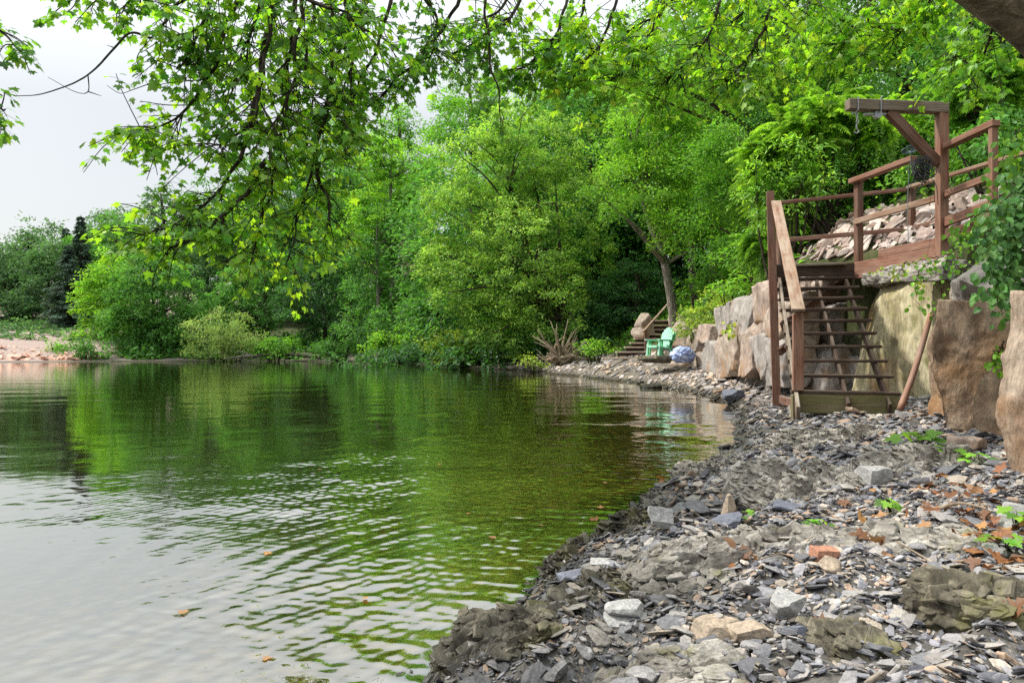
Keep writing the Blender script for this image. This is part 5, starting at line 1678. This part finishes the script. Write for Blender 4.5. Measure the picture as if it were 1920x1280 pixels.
def frond_tree(label, foot_px, d, boxes, key, seed, n, L=0.5, lean=(-0.7, -0.5, 0), name="sumac_tree", cat="sumac"):
    r = np.random.default_rng(seed)
    cs, os_ = [], []
    for b in boxes:
        c = P((b[0] + b[1]) / 2, (b[2] + b[3]) / 2, d + (b[4] if len(b) > 4 else 0))
        rx, rz = (b[1] - b[0]) / 2 / F * d, (b[3] - b[2]) / 2 / F * d
        m_ = int(1.6 * n / len(boxes))
        dv = norm(r.normal(size=(m_, 3)))
        cs.append(c + dv * A([rx, rx * 0.8, rz]) * (r.uniform(0.3, 1, (m_, 1)) ** 0.5))
        os_.append(dv * A([1, 1, 0.3]) + A(lean) * 0.8 + r.normal(0, 0.75, (m_, 3)))
    cs = np.concatenate(cs); os_ = np.concatenate(os_)
    C, T, NN, K, S = fronds(cs, os_, L, 14, r, key, 0.23)
    x = (foot_px - 960) / F * d
    gz = tz(x, d)
    t = thing(name, label, cat, (x, d, gz))
    mb = MB()
    base = A([x, d, gz - 0.1])
    for i in r.choice(len(cs), 26, replace=False):
        e = cs[i]
        dd = np.linalg.norm(e - base)
        v, f, g = tube_geo(spline([base + r.normal(0, 0.1, 3) * A([1, 1, 0]), base + (e - base) * 0.5 + Z * 0.15 * dd + r.normal(0, .1, 3), e], 10), np.linspace(0.045, 0.012, 10), 6, 0.05); mb.add(v, f, (1, 1, 1), g)
    mb.build("trunk", M_TWIG, t, True)
    foliage_mesh("crown", leaf_oval(0.17, 0.05, 0.18), C, T, NN, S, colours(key, len(C), r, K, 0.14) * A([1.1, 1.0, 1.0]), M_LEAF, t)


frond_tree("bright sumac with arching feathery fronds left of the hoist beam", 1560, 14.0, [(1430, 1530, 225, 320), (1490, 1600, 180, 260), (1410, 1480, 270, 360), (1580, 1720, 200, 280), (1440, 1500, 330, 400)], "bright", 80, 420, 0.6)
frond_tree("darker sumac with feathery fronds behind the deck's far rail", 1680, 14.5, [(1640, 1750, 240, 350), (1580, 1700, 320, 410), (1700, 1780, 200, 300)], "mid", 81, 330, 0.55)
frond_tree("low sumac shoots hanging over the wall left of the tall outer post", 1470, 15.5, [(1400, 1480, 420, 500), (1440, 1540, 390, 470)], "fresh", 82, 240, 0.5)
frond_tree("feathery sumac overhanging the upper right walkway rail", 1850, 11.5, [(1790, 1900, 110, 230), (1820, 1930, 220, 320)], "fresh", 83, 260, 0.5)

# wooded hillside that closes the view behind all of these
r = np.random.default_rng(90)
lob = []
mbf = MB()
for i in range(66):
    px = r.uniform(720, 2100); d = r.uniform(42, 74)
    x = (px - 960) / F * d
    gz = tz(x, d)
    h = r.uniform(13, 22) * (1.0 if px > 1000 else 0.8)
    w = r.uniform(2.6, 4.2)
    lob.append(((x, d, gz + h * 0.62), (w, w, h * 0.42)))
    lob.append(((x + r.normal(0, 1.5), d - 1, gz + h * 0.28), (w * 0.9, w * 0.9, h * 0.22)))
    v, f, g = tube_geo([A([x, d, gz - .2]), A([x + r.normal(0, .4), d, gz + h * .5]), A([x + r.normal(0, .8), d, gz + h * .9])], [r.uniform(.16, .3), .15, .04], 6); mbf.add(v, f, (1, 1, 1), g)
C, T, NN, K, SP = crown_leaves(lob, 0.36, 1.7, "mid", r, 0.9, 0.35, 0.3, 0.4)
C2, T2, N2, K2, _ = crown_leaves([((x_, y_, tz(x_, y_) + 0.5), (3.2, 2.6, 1.3)) for x_, y_ in zip(r.uniform(-10, 45, 90), r.uniform(34, 66, 90))], 0.30, 1.6, "dark", r, 0.8, 0.35, 0.3, 0.2)
p1_, f1_, k1_ = place_leaves(leaf_quad(), np.concatenate([C, C2]), np.concatenate([T, T2]), np.concatenate([NN, N2]), r.uniform(0.26, 0.44, len(C) + len(C2)))
mbf2 = MB()
mbf2.add(p1_, f1_, np.repeat(np.concatenate([K, K2]), k1_, axis=0))
hw = obj("hillside_woods", mesh_np("hillside_woods", np.concatenate(mbf2.v), [np.concatenate(a) for a in mbf2.f.values()], M_LEAF, np.concatenate(mbf2.c)))
tag(hw, "continuous green wood on the hillside behind the nearer trees", None, kind="stuff")
o = mbf.build("woodland_trunks", M_BARK_DARK, None, True)
tag(o, "dim trunks inside the wood on the hillside", None, kind="stuff")

# far left woodland line behind the gravel bank and behind the second row
r = np.random.default_rng(91)
lob = []
for px in np.arange(-260, 760, 34):
    d = r.uniform(118, 150)
    x = (px + r.normal(0, 14) - 960) / F * d
    gz = tz(x, d)
    top_y = np.interp(px, [-260, 0, 120, 250, 330, 420, 700], [425, 440, 425, 405, 400, 385, 320]) + r.normal(0, 10)
    zt = P(px, top_y, d)[2]
    w = r.uniform(3, 5)
    lob.append(((x, d, (gz + zt) / 2 + 1), (w, w, max((zt - gz) / 2, 3))))
C, T, NN, K, SP = crown_leaves(lob, 0.65, 2.2, "blue", r, 1.4, 0.3, 0.3, 0.4)
o = foliage_mesh("distant_woods", leaf_quad(), C, T, NN, 0.65 * r.uniform(.7, 1.25, len(C)), K, M_LEAF)
tag(o, "hazy line of distant woods along the far left shore", None, kind="stuff")

# green ground cover on the bank tops
def cover(name, label, n, xr, yr, cond, key, leaf, seed, h=0.35):
    r = np.random.default_rng(seed)
    x = r.uniform(*xr, n); y = r.uniform(*yr, n)
    b, _ = poly_dist(x, y, FOOT)
    pt = fbm(np.stack([x * 0.6, y * 0.6, 0 * x], -1), 3, 14)
    ok = cond(x, y, b) & (pt > -0.35)
    x, y, pt = x[ok], y[ok], pt[ok]
    z = terrain(x, y) + r.uniform(0.02, 1, len(x)) ** 1.5 * h * (0.6 + pt)
    c = np.stack([x, y, z], -1)
    o = foliage_mesh(name, leaf_quad(), c, r.normal(size=(len(x), 3)) * A([1, 1, .4]), Z + r.normal(0, .45, (len(x), 3)), leaf * r.uniform(.6, 1.3, len(x)) * np.maximum(1, y / 22), colours(key, len(x), r, 0.35 + 0.5 * pt), M_LEAF)
    return tag(o, label, None, kind="stuff")


cover("ground_cover", "low green plants covering the top of the bank", 70000, (4.2, 26), (9.0, 42), lambda x, y, b: (b > 0.35) & (x / y < 0.8) & ~((x > 5.4) & (y < 17) & (b < 1.6)), "fresh", 0.13, 15, 0.5)
cover("undergrowth", "shadowed undergrowth along the far shore", 60000, (-43, 8), (40, 84), lambda x, y, b: (b > -1.3), "mid", 0.20, 16, 1.1)
cover("bank_grass", "thin green growth on top of the far left gravel bank", 9000, (-90, -44), (66, 100), lambda x, y, b: (b > 9.0), "blue", 0.2, 17, 0.35)

# riprap of pink stone on the far left bank
r = np.random.default_rng(92)
n = 900
x = r.uniform(-66, -41, n); y = r.uniform(60, 76, n)
b, _ = poly_dist(x, y, FOOT)
ok = (b > -1.6) & (b < 4.5) & (x / y < -0.6)
stp = np.stack([x[ok], y[ok], np.where(b[ok] < 1.6, 0.75, 0.3) * np.exp(r.normal(0, .35, ok.sum()))], -1)
o = stone_mesh("riprap", stp, r, M_RIPRAP, A([(1, .95, .95), (.8, .78, .8), (1.15, 1.1, 1.1), (.9, .8, .75)]), jit=.4)
tag(o, "bank of pinkish riprap stone on the far left shore", None, kind="stuff")


# ================================================================== OVERHANGING MAPLE
r = np.random.default_rng(120)
mt_ = thing("maple_tree", "big leaning maple overhanging the picture from the right, its thick trunk in the top corner", "maple tree", (5.6, 4.3, 1.2))
mb = MB()
trunk_c = [A([5.9, 4.4, 0.9]), A([4.6, 4.25, 1.95]), P(1935, 20, 4.15), P(1800, -75, 4.1), P(1560, -250, 4.2), P(1300, -420, 4.4)]
tr = spline(trunk_c, 40)
tr[:, 2] += 0.05
v, f, g = tube_geo(tr, np.linspace(0.27, 0.15, 40), 28, 0.07, 5); mb.add(v, f, (1, 1, 1), g)
mb.build("trunk", M_BARK_BIG, mt_, True)

# main limbs run along above the frame; boughs drop from them into view
limbs = [
    [P(1560, -250, 4.2), P(1250, -190, 4.5), P(950, -150, 4.9), P(700, -120, 4.8), P(480, -90, 4.5), P(300, -80, 4.4), P(100, -90, 4.3), P(-80, -70, 4.2)],
    [P(1800, -75, 4.1), P(1600, -110, 4.9), P(1380, -110, 5.6), P(1150, -90, 5.8), P(960, -80, 5.6)],
    [P(1900, -10, 4.15), P(1830, -90, 5.2), P(1700, -90, 6.2), P(1500, -80, 6.8)],
]
for i, l in enumerate(limbs):
    mb = MB()
    v, f, g = tube_geo(spline(l, 50), np.linspace([.085, .07, .06][i], 0.012, 50), 9, 0.08, i); mb.add(v, f, (1, 1, 1), g)
    mb.build("limb", M_TWIG, mt_, True)

# boughs: control points (photo x, photo y, distance), leaves per bough, scatter radius in m, key, where the leaves start
boughs = [
    ([(480, -90, 4.5), (430, 40, 4.5), (390, 140, 4.5), (350, 205, 4.5), (300, 235, 4.5), (245, 240, 4.5)], 200, .17, "bright", .12),
    ([(520, -95, 4.5), (500, 90, 4.4), (470, 210, 4.4), (430, 260, 4.4), (370, 275, 4.4)], 240, .20, "fresh", .05),
    ([(500, 60, 4.4), (470, 240, 4.4), (440, 320, 4.4), (380, 385, 4.4), (310, 425, 4.35), (262, 440, 4.35)], 150, .15, "bright", .45),
    ([(560, -100, 4.6), (545, 110, 4.6), (525, 270, 4.6), (500, 390, 4.55), (470, 480, 4.5)], 230, .19, "bright", .15),
    ([(620, -105, 4.7), (620, 60, 4.7), (620, 170, 4.7), (590, 290, 4.7), (560, 400, 4.6), (540, 490, 4.6)], 220, .18, "bright", .2),
    ([(400, -85, 4.4), (350, -20, 4.4), (310, 40, 4.4), (283, 72, 4.3)], 46, .15, "fresh", .0),
    ([(560, -100, 4.6), (590, 20, 4.8), (570, 130, 4.8), (600, 210, 4.8)], 150, .24, "fresh", .1),
    ([(760, -125, 4.85), (720, 40, 4.9), (690, 120, 5.0), (650, 210, 5.0), (640, 300, 5.0)], 160, .18, "fresh", .25),
    ([(900, -140, 4.9), (850, 20, 5.1), (790, 100, 5.1), (735, 160, 5.1), (670, 215, 5.1), (650, 260, 5.1)], 170, .15, "fresh", .3),
    ([(905, -140, 4.95), (910, 20, 5.0), (920, 110, 5.0), (935, 180, 5.0), (938, 250, 5.0)], 40, .10, "mid", .1),
    ([(1010, -100, 5.5), (960, 30, 5.3), (900, 70, 5.3), (840, 110, 5.3)], 110, .17, "fresh", .3),
    ([(1080, -95, 5.7), (1050, 40, 5.6), (1000, 110, 5.6), (960, 140, 5.6)], 110, .17, "fresh", .3),
    ([(1180, -95, 5.8), (1140, 50, 5.6), (1090, 120, 5.6), (1030, 155, 5.6)], 130, .20, "bright", .2),
    ([(1260, -100, 5.7), (1230, 50, 5.6), (1180, 130, 5.5), (1120, 160, 5.5)], 130, .21, "bright", .2),
    ([(1380, -110, 5.6), (1340, 40, 5.5), (1290, 110, 5.5), (1240, 160, 5.5)], 160, .22, "bright", .2),
    ([(1470, -110, 5.3), (1440, 40, 5.3), (1390, 120, 5.3), (1350, 165, 5.3)], 170, .22, "bright", .2),
    ([(1560, -85, 6.6), (1520, 0, 6.6), (1480, 70, 6.9), (1430, 120, 7.2)], 180, .26, "bright", .1),
    ([(1660, -90, 6.3), (1630, 10, 6.4), (1590, 60, 6.6), (1540, 95, 6.8)], 180, .27, "bright", .1),
    ([(1760, -90, 5.7), (1740, 0, 6.0), (1700, 50, 6.3), (1660, 90, 6.5)], 170, .25, "bright", .1),
    ([(1840, -85, 5.2), (1830, 10, 5.4), (1810, 70, 5.6), (1790, 110, 5.8)], 140, .24, "fresh", .1),
    ([(260, -82, 4.4), (215, -30, 4.4), (180, -5, 4.4), (130, 0, 4.4)], 62, .13, "fresh", .15),
    ([(-40, -75, 4.2), (-30, 10, 4.2), (0, 60, 4.2), (45, 105, 4.2)], 42, .10, "fresh", .35),
    ([(-75, -70, 4.2), (-60, 120, 4.2), (-25, 180, 4.2), (10, 205, 4.2)], 34, .09, "fresh", .6),
    ([(320, -80, 4.4), (290, -30, 4.5), (250, 0, 4.5), (225, 25, 4.5)], 60, .13, "fresh", .2),
    ([(860, -140, 5.0), (700, -30, 5.3), (640, 30, 5.4), (600, 90, 5.4)], 150, .26, "fresh", .2),
    ([(780, -125, 4.9), (800, 0, 5.0), (820, 50, 5.0), (800, 120, 5.0)], 110, .2, "mid", .1),
    ([(470, -90, 4.5), (560, -10, 4.3), (640, 20, 4.3), (690, 60, 4.3)], 90, .2, "fresh", .2),
    ([(430, -90, 4.5), (390, 10, 4.4), (360, 80, 4.4), (330, 130, 4.4)], 190, .2, "fresh", .0),
    ([(500, -95, 4.5), (480, 40, 4.7), (450, 120, 4.7), (420, 180, 4.7)], 240, .24, "fresh", .0),
    ([(590, -105, 4.7), (560, 60, 4.5), (540, 180, 4.4), (500, 260, 4.4)], 230, .22, "bright", .0),
    ([(500, 300, 4.4), (450, 380, 4.4), (400, 420, 4.4), (350, 455, 4.4), (310, 468, 4.4)], 130, .13, "bright", .0),
    ([(590, 290, 4.7), (610, 360, 4.7), (620, 410, 4.7), (600, 450, 4.7)], 110, .14, "bright", .0),
    ([(660, -110, 4.8), (650, 30, 4.8), (660, 120, 4.8), (640, 180, 4.8)], 150, .2, "fresh", .0),
    ([(1100, -90, 5.8), (1090, 20, 5.9), (1060, 70, 5.9), (1010, 90, 5.9)], 150, .25, "fresh", .0),
    ([(1300, -100, 5.7), (1260, 0, 6.0), (1200, 50, 6.0), (1150, 70, 6.0)], 190, .28, "bright", .0),
    ([(1420, -110, 5.6), (1400, 10, 6.2), (1340, 60, 6.2), (1290, 90, 6.2)], 200, .28, "bright", .0),
    ([(1880, -50, 4.9), (1870, 30, 5.0), (1850, 90, 5.2), (1840, 130, 5.4)], 120, .2, "fresh", .1),
    ([(980, -80, 5.6), (950, 0, 5.5), (900, 40, 5.5), (850, 50, 5.5)], 150, .22, "fresh", .0),
    ([(720, -120, 4.8), (700, -20, 5.2), (660, 40, 5.2), (610, 60, 5.2)], 150, .22, "fresh", .0),
]
for i, (ctrl, n, rad, key, t0) in enumerate(boughs):
    mb = MB()
    pts = [P(*q) for q in ctrl]
    cv = spline(pts, 34)
    cv[1:-1] += 0.022 * np.stack([vnoise(cv[1:-1] * 7 + k * 5 + i, 70 + k) for k in range(3)], -1)
    v, f, g = tube_geo(cv, np.linspace(0.017 if i not in (9,) else .013, 0.004, 34), 6, 0.1, i); mb.add(v, f, (1, 1, 1), g)
    # twigs, each ending in a fan of leaves
    C, T, NN, K = [], [], [], []
    ntw = max(6, int(n * (1.7 if i not in range(10, 20) else 2.3) / 8.5))
    for k in range(ntw):
        s_ = r.uniform(t0, 1.0)
        j = int(s_ * 33)
        base = cv[j]
        tang = norm(cv[min(j + 1, 33)] - cv[max(j - 1, 0)])
        dv = norm(tang * 0.7 + r.normal(0, 0.8, 3) * A([1, 1, .7]) - Z * 0.15)
        L = rad * r.uniform(0.5, 2.6)
        e = base + dv * L - Z * 0.12 * L
        mid = base + dv * L * 0.55 + r.normal(0, .02, 3)
        tw = spline([base, mid, e], 8)
        v, f, g = tube_geo(tw, np.linspace(0.0045, 0.0022, 8), 4); mb.add(v, f, (1, 1, 1), g)
        m_ = int(r.integers(7, 14))
        lit = r.uniform(0, 1) ** 1.25
        for q in range(m_):
            u = r.uniform(0.25, 1.0) ** 0.8
            node = tw[int(u * 7)]
            pd = norm(r.normal(0, 1, 3) * A([1, 1, .5]) + dv * 0.5 - Z * 0.2)
            pl = r.uniform(0.03, 0.085)
            lb = node + pd * pl - Z * 0.012
            if r.uniform() < 0.5:
                v, f, g = tube_geo([node, lb], [0.0012, 0.001], 3); mb.add(v, f, (1, 1, 1), g)
            C.append(lb); T.append(norm(pd * A([1, 1, .2]) - Z * r.uniform(0.25, 1.1) + r.normal(0, .2, 3)))
            NN.append(Z * 0.8 + pd * 0.5 + r.normal(0, .45, 3)); K.append(lit)
    if i == 5:   # the long bare twig reaching out over the water
        bare = [(283, 72, 4.3), (245, 62, 4.3), (215, 90, 4.25), (180, 128, 4.2), (150, 150, 4.2), (115, 165, 4.15), (70, 178, 4.1), (25, 180, 4.1)]
        cv2 = spline([P(*q) for q in bare], 40)
        v, f, g = tube_geo(cv2, np.linspace(.0085, .002, 40), 6, .15, 3); mb.add(v, f, (1, 1, 1), g)
        for ctrl2 in ([(283, 72, 4.3), (258, 105, 4.3), (262, 130, 4.3), (278, 160, 4.3)], [(278, 158, 4.3), (250, 168, 4.3), (225, 175, 4.3), (200, 160, 4.3)], [(300, 66, 4.3), (300, 100, 4.3), (288, 130, 4.3)], [(165, 140, 4.2), (165, 172, 4.2), (140, 172, 4.2), (90, 145, 4.2)], [(165, 172, 4.2), (190, 180, 4.2)], [(215, 90, 4.25), (200, 85, 4.25)]):
            v, f, g = tube_geo(spline([P(*q) for q in ctrl2], 16), np.linspace(.004, .0014, 16), 4, .1, 2); mb.add(v, f, (1, 1, 1), g)
    bo = mb.build("bough", M_TWIG, mt_, True)
    C, T, NN, K = A(C), A(T), A(NN), A(K)
    lf = r.uniform(0.038, 0.074, len(C)) * (1.0 + 0.25 * (ctrl[1][2] > 5.5))
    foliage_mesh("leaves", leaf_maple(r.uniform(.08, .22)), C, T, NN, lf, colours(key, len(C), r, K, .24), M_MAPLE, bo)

# ------------------------------------------------------------------ vines on the rocks at the right edge
def vine(label, strands, d, seed, key, leaf, per, name="climbing_vine", rad=0.07):
    r = np.random.default_rng(seed)
    mb = MB()
    C, T, NN, K = [], [], [], []
    for ctrl in strands:
        cv = spline([P(q[0], q[1], d + (q[2] if len(q) > 2 else 0)) for q in ctrl], 30)
        cv[1:] += r.normal(0, .012, (29, 3))
        v, f, g = tube_geo(cv, np.linspace(.006, .002, 30), 5, .1, 2); mb.add(v, f, (1, 1, 1), g)
        L = np.linalg.norm(np.diff(cv, axis=0), axis=1).sum()
        for q in range(int(L * per)):
            p = cv[int(r.uniform(0, 29))]
            o = r.normal(0, 1, 3) * A([1, .7, .8])
            o[1] -= 0.6
            o = norm(o)
            C.append(p + o * rad * r.uniform(.2, 1.3)); T.append(o * A([1, 1, .3]) * .6 - Z * r.uniform(.5, 1.2) + r.normal(0, .25, 3)); NN.append(A([-.25, -.75, .65]) + r.normal(0, .4, 3)); K.append(r.uniform(0, 1))
    C, T, NN, K = A(C), A(T), A(NN), A(K)
    t = thing(name, label, "vine", (cv[0][0], cv[0][1], cv[0][2]))
    mb.build("stem", M_TWIG, t, True)
    foliage_mesh("leaves", leaf_oval(.36, .06, .16), C, T, NN, leaf * r.uniform(.55, 1.25, len(C)), colours(key, len(C), r, K, .14), M_VINE, t)


vine("thick curtain of broad blue green vine leaves hanging down the right edge", [[(1935, 300), (1900, 400), (1875, 480), (1870, 540), (1880, 590)], [(1945, 320), (1915, 420), (1895, 500), (1905, 580)], [(1930, 310), (1880, 380), (1855, 430), (1850, 480)], [(1950, 350), (1930, 450), (1925, 540), (1925, 600)], [(1920, 330), (1890, 440), (1862, 500), (1855, 530)]], 4.3, 130, "vine", .055, 190, rad=.12)
vine("leafy creeper climbing over the end of the upper walkway rails", [[(1925, 230), (1890, 270), (1870, 330), (1850, 390)], [(1930, 280), (1890, 340), (1860, 400), (1820, 430)], [(1940, 250), (1915, 320), (1890, 390)], [(1900, 380), (1850, 410), (1800, 430), (1772, 450)]], 6.4, 131, "fresh", .075, 55, rad=.13)
vine("wispy green creeper dangling beside the foot of the hoist post", [[(1840, 430), (1800, 460), (1775, 490), (1770, 540)], [(1820, 440), (1790, 500), (1800, 550)], [(1850, 450), (1830, 500), (1850, 560)], [(1770, 480), (1730, 500), (1715, 530), (1725, 590)], [(1850, 480), (1810, 520), (1780, 570), (1745, 575)]], 7.0, 132, "fresh", .05, 42, rad=.09)
vine("sparse creeper trailing over the rough cap stone under the deck", [[(1760, 480), (1700, 495), (1660, 505), (1630, 512)], [(1745, 490), (1720, 520), (1730, 560)], [(1700, 490), (1680, 520)]], 8.7, 133, "yellow", .05, 22, rad=.06)
vine("small bright green vine shoot between the two big right hand rocks", [[(1880, 640), (1868, 670), (1864, 700)]], 4.6, 134, "bright", .05, 40, rad=.04)
vine("little bright creeper growing from a joint of the block wall", [[(1372, 600), (1366, 615), (1372, 628)]], 14.6, 135, "yellow", .10, 26, rad=.1)

# ------------------------------------------------------------------ seedlings, leaf litter, twigs, windfall fruit on the beach
def seedling(label, px, py, z, n, leaf, seed, h=.09, key="bright", cat="seedling"):
    r = np.random.default_rng(seed)
    x, y = G(px, py, z)
    gz = tz(x, y)
    t = thing("seedling", label, cat, (x, y, gz))
    mb = MB(); C, T, NN = [], [], []
    for k in range(n):
        a = r.uniform(0, 6.28); sp_ = r.uniform(.02, .9) * leaf * 1.2
        e = A([x + math.cos(a) * sp_, y + math.sin(a) * sp_, gz + .03 + h * r.uniform(.5, 1.1)])
        v, f, g = tube_geo([A([x, y, gz]), (A([x, y, gz]) + e) / 2 + Z * .02, e], [.003, .0025, .002], 4); mb.add(v, f, (1, 1, 1), g)
        C.append(e); T.append(A([math.cos(a), math.sin(a), -.15]) + r.normal(0, .2, 3)); NN.append(Z + A([0, -.35, 0]) + r.normal(0, .22, 3))
    mb.build("stem", M_TWIG, t, True)
    foliage_mesh("leaves", leaf_maple(.1), A(C), A(T), A(NN), leaf * r.uniform(.7, 1.15, n), colours(key, n, r), M_MAPLE, t)


seedling("broad leaved green seedling beside the pale pinkish rock, larger of the group", 1728, 815, .36, 11, .12, 140)
seedling("compact green seedling just right of the larger one", 1775, 825, .37, 8, .10, 141)
seedling("small green seedling at the foot of the striped slab", 1832, 845, .38, 7, .08, 142)
seedling("tuft of bright green leaves on the ledge above the gravel", 1542, 972, .24, 9, .05, 143, .03)
seedling("tiny green sprout on the splintered ledge in the middle of the beach", 1668, 928, .3, 8, .05, 144, .03)
seedling("green plant at the right edge of the picture above the leaf pile", 1905, 965, .34, 10, .07, 145, .05)
seedling("small green plant among slate chips at lower right", 1885, 1042, .27, 6, .05, 146, .04)
seedling("tiny yellow green sprout at the foot of the tilted slate near the water", 1388, 958, .18, 6, .04, 147, .025)

dry = []
for k in range(9):
    v, f = leaf_maple(.1) if k < 6 else leaf_oval(.3, .12, .2)
    rk = np.random.default_rng(400 + k)
    v = v.copy()
    v[:, 2] += .55 * rk.uniform(.4, 1.2) * (v[:, 1] ** 2) + rk.uniform(-.3, .5) * (v[:, 0] - .4) ** 2 + .06 * fbm(v * 4 + k, 2, k)
    c = A([(.27, .115, .04), (.17, .075, .03), (.36, .20, .09), (.14, .07, .035), (.42, .22, .075), (.25, .10, .04), (.20, .10, .045), (.30, .17, .08), (.13, .065, .035)][k])
    dry.append(mesh_np("fallen_leaf", v, f, M_DRY, np.tile(c, (len(v), 1)) * (.8 + .4 * rk.uniform(0, 1, (len(v), 1))), True))
r = np.random.default_rng(150)
spots = [(1640, 985, .25, 14, 34), (1390, 1055, .17, 8, 26), (1850, 1010, .3, 20, 48), (1880, 985, .31, 16, 40), (1770, 870, .34, 18, 60), (1810, 900, .34, 22, 70), (1860, 930, .33, 20, 60), (1700, 770, .32, 14, 50), (1660, 1045, .21, 6, 20), (1590, 800, .28, 5, 30), (1520, 830, .25, 5, 40), (1895, 1085, .24, 6, 20), (1530, 1190, .14, 2, 10), (1210, 1252, .1, 3, 16), (1460, 905, .22, 4, 30), (1600, 900, .27, 4, 40), (1900, 1240, .15, 4, 20), (1880, 940, .33, 16, 40), (1750, 945, .31, 8, 40), (1370, 850, .1, 2, 15), (1420, 1000, .2, 3, 30)]
for (px, py, z, n, spread) in spots:
    for k in range(n):
        qx, qy = px + r.normal(0, spread), py + r.normal(0, spread * .28)
        x, y = G(qx, max(qy, 740), z)
        o = bpy.data.objects.new("fallen_leaf", dry[int(r.integers(0, 9))])
        COL.objects.link(o)
        s = r.uniform(.04, .08)
        o.location = (x, y, tz(x, y) + r.uniform(.012, .035))
        o.rotation_euler = (r.normal(0, .5), r.normal(0, .5), r.uniform(0, 6.28))
        o.scale = (s, s, s)
        tag(o, "dry curled orange brown maple leaf lying on the stony beach", "leaf", "fallen leaves on the beach")
for k in range(46):
    px, py = r.uniform(640, 1330), r.uniform(790, 1010)
    x, y = G(px, py, -.1)
    s, _ = poly_dist(A([x]), A([y]), SHORE)
    if s[0] > -.08:
        continue
    o = bpy.data.objects.new("fallen_leaf", dry[int(r.integers(0, 9))])
    COL.objects.link(o)
    o.location = (x, y, max(tz(x, y), -.16) + .02); sc_ = r.uniform(.07, .11); o.scale = (sc_, sc_, sc_)
    o.rotation_euler = (r.normal(0, .2), r.normal(0, .2), r.uniform(0, 6.28))
    tag(o, "orange leaf sunken in the shallow water off the beach", "leaf", "sunken leaves in the shallows")


for k, (px, py) in enumerate([(505, 1035), (492, 1236), (585, 1240), (880, 962), (760, 905), (930, 1010), (690, 1120), (350, 1150), (1010, 985), (820, 870), (600, 880), (1130, 905)]):
    x, y = G(px, py, 0.0)
    o = bpy.data.objects.new("floating_leaf", dry[[4, 2, 7][k % 3]])
    COL.objects.link(o)
    o.location = (x, y, 0.004)
    o.rotation_euler = (r.normal(0, .06), r.normal(0, .06), r.uniform(0, 6.28))
    s = r.uniform(.028, .05)
    o.scale = (s, s, s * .35)
    tag(o, "yellow brown leaf floating on the lake surface near the shore", "leaf", "leaves floating on the water")


def twig(label, pts, rad, mat=None):
    mb = MB()
    q = []
    for (px, py, z, up) in pts:
        x, y = G(px, py, z)
        q.append(A([x, y, tz(x, y) + up]))
    v, f, g = tube_geo(spline(q, 24), np.linspace(rad, rad * .5, 24), 6, .15, 3); mb.add(v, f, (1, 1, 1), g)
    tag(mb.build("twig", mat or M_DRIFT, smooth=True), label, "twig")


twig("long thin pale twig lying slantwise across the gravel at lower right", [(1680, 1036, .22, .03), (1760, 1090, .2, .035), (1850, 1150, .18, .03), (1918, 1218, .16, .03)], .0035)
twig("short curved pale twig beside the orange brick fragment", [(1425, 1056, .18, .025), (1465, 1060, .18, .035), (1505, 1076, .17, .02)], .003)
twig("weathered stick lying on the ledge among the brown leaves", [(1755, 938, .3, .03), (1800, 944, .3, .03), (1850, 950, .3, .025)], .009)
twig("thin dark stem lying along the waterline rocks", [(1190, 965, .07, .04), (1200, 985, .08, .05), (1185, 1015, .08, .02)], .003, M_TWIG)
m_fr, nt, out = new_mat("ripe_fruit")
tcf = N(nt, "ShaderNodeTexCoord")
nf = noise(nt, tcf.outputs["Object"], 30, 3)
principled(nt, out, ramp(nt, nf, [(.3, (.55, .22, .04)), (.6, (.70, .46, .09))]), .35, None, .4)


def fruit(label, px, py, z, d_, col):
    x, y = G(px, py, z)
    v, f = cube_grid(9)
    v = norm(v) * (d_ / 2) * (1 - .1 * np.exp(-((norm(v)[:, 2:3] - 1) / .12) ** 2))
    t = thing("windfall_fruit", label, "fruit", (x, y, tz(x, y) + d_ * .8))
    o = obj("flesh", mesh_np("flesh", v, [f], m_fr, np.ones((len(v), 3)), True), t)
    o.location = t.location
    mb = MB()
    c0 = A(t.location)
    vv, ff, g = tube_geo([c0 + Z * d_ * .42, c0 + A([.004, 0, d_ * .75])], [.0012, .001], 5); mb.add(vv, ff, (1, 1, 1), g)
    mb.build("stalk", M_TWIG, t)


fruit("small golden yellow fruit beside the broad tan slab", 1335, 1225, .14, .024, 0)
fruit("small orange fruit at the bottom of the beach near the water", 1205, 1256, .10, .022, 0)
fruit("second small orange fruit just right of the lowest one", 1236, 1250, .11, .02, 0)
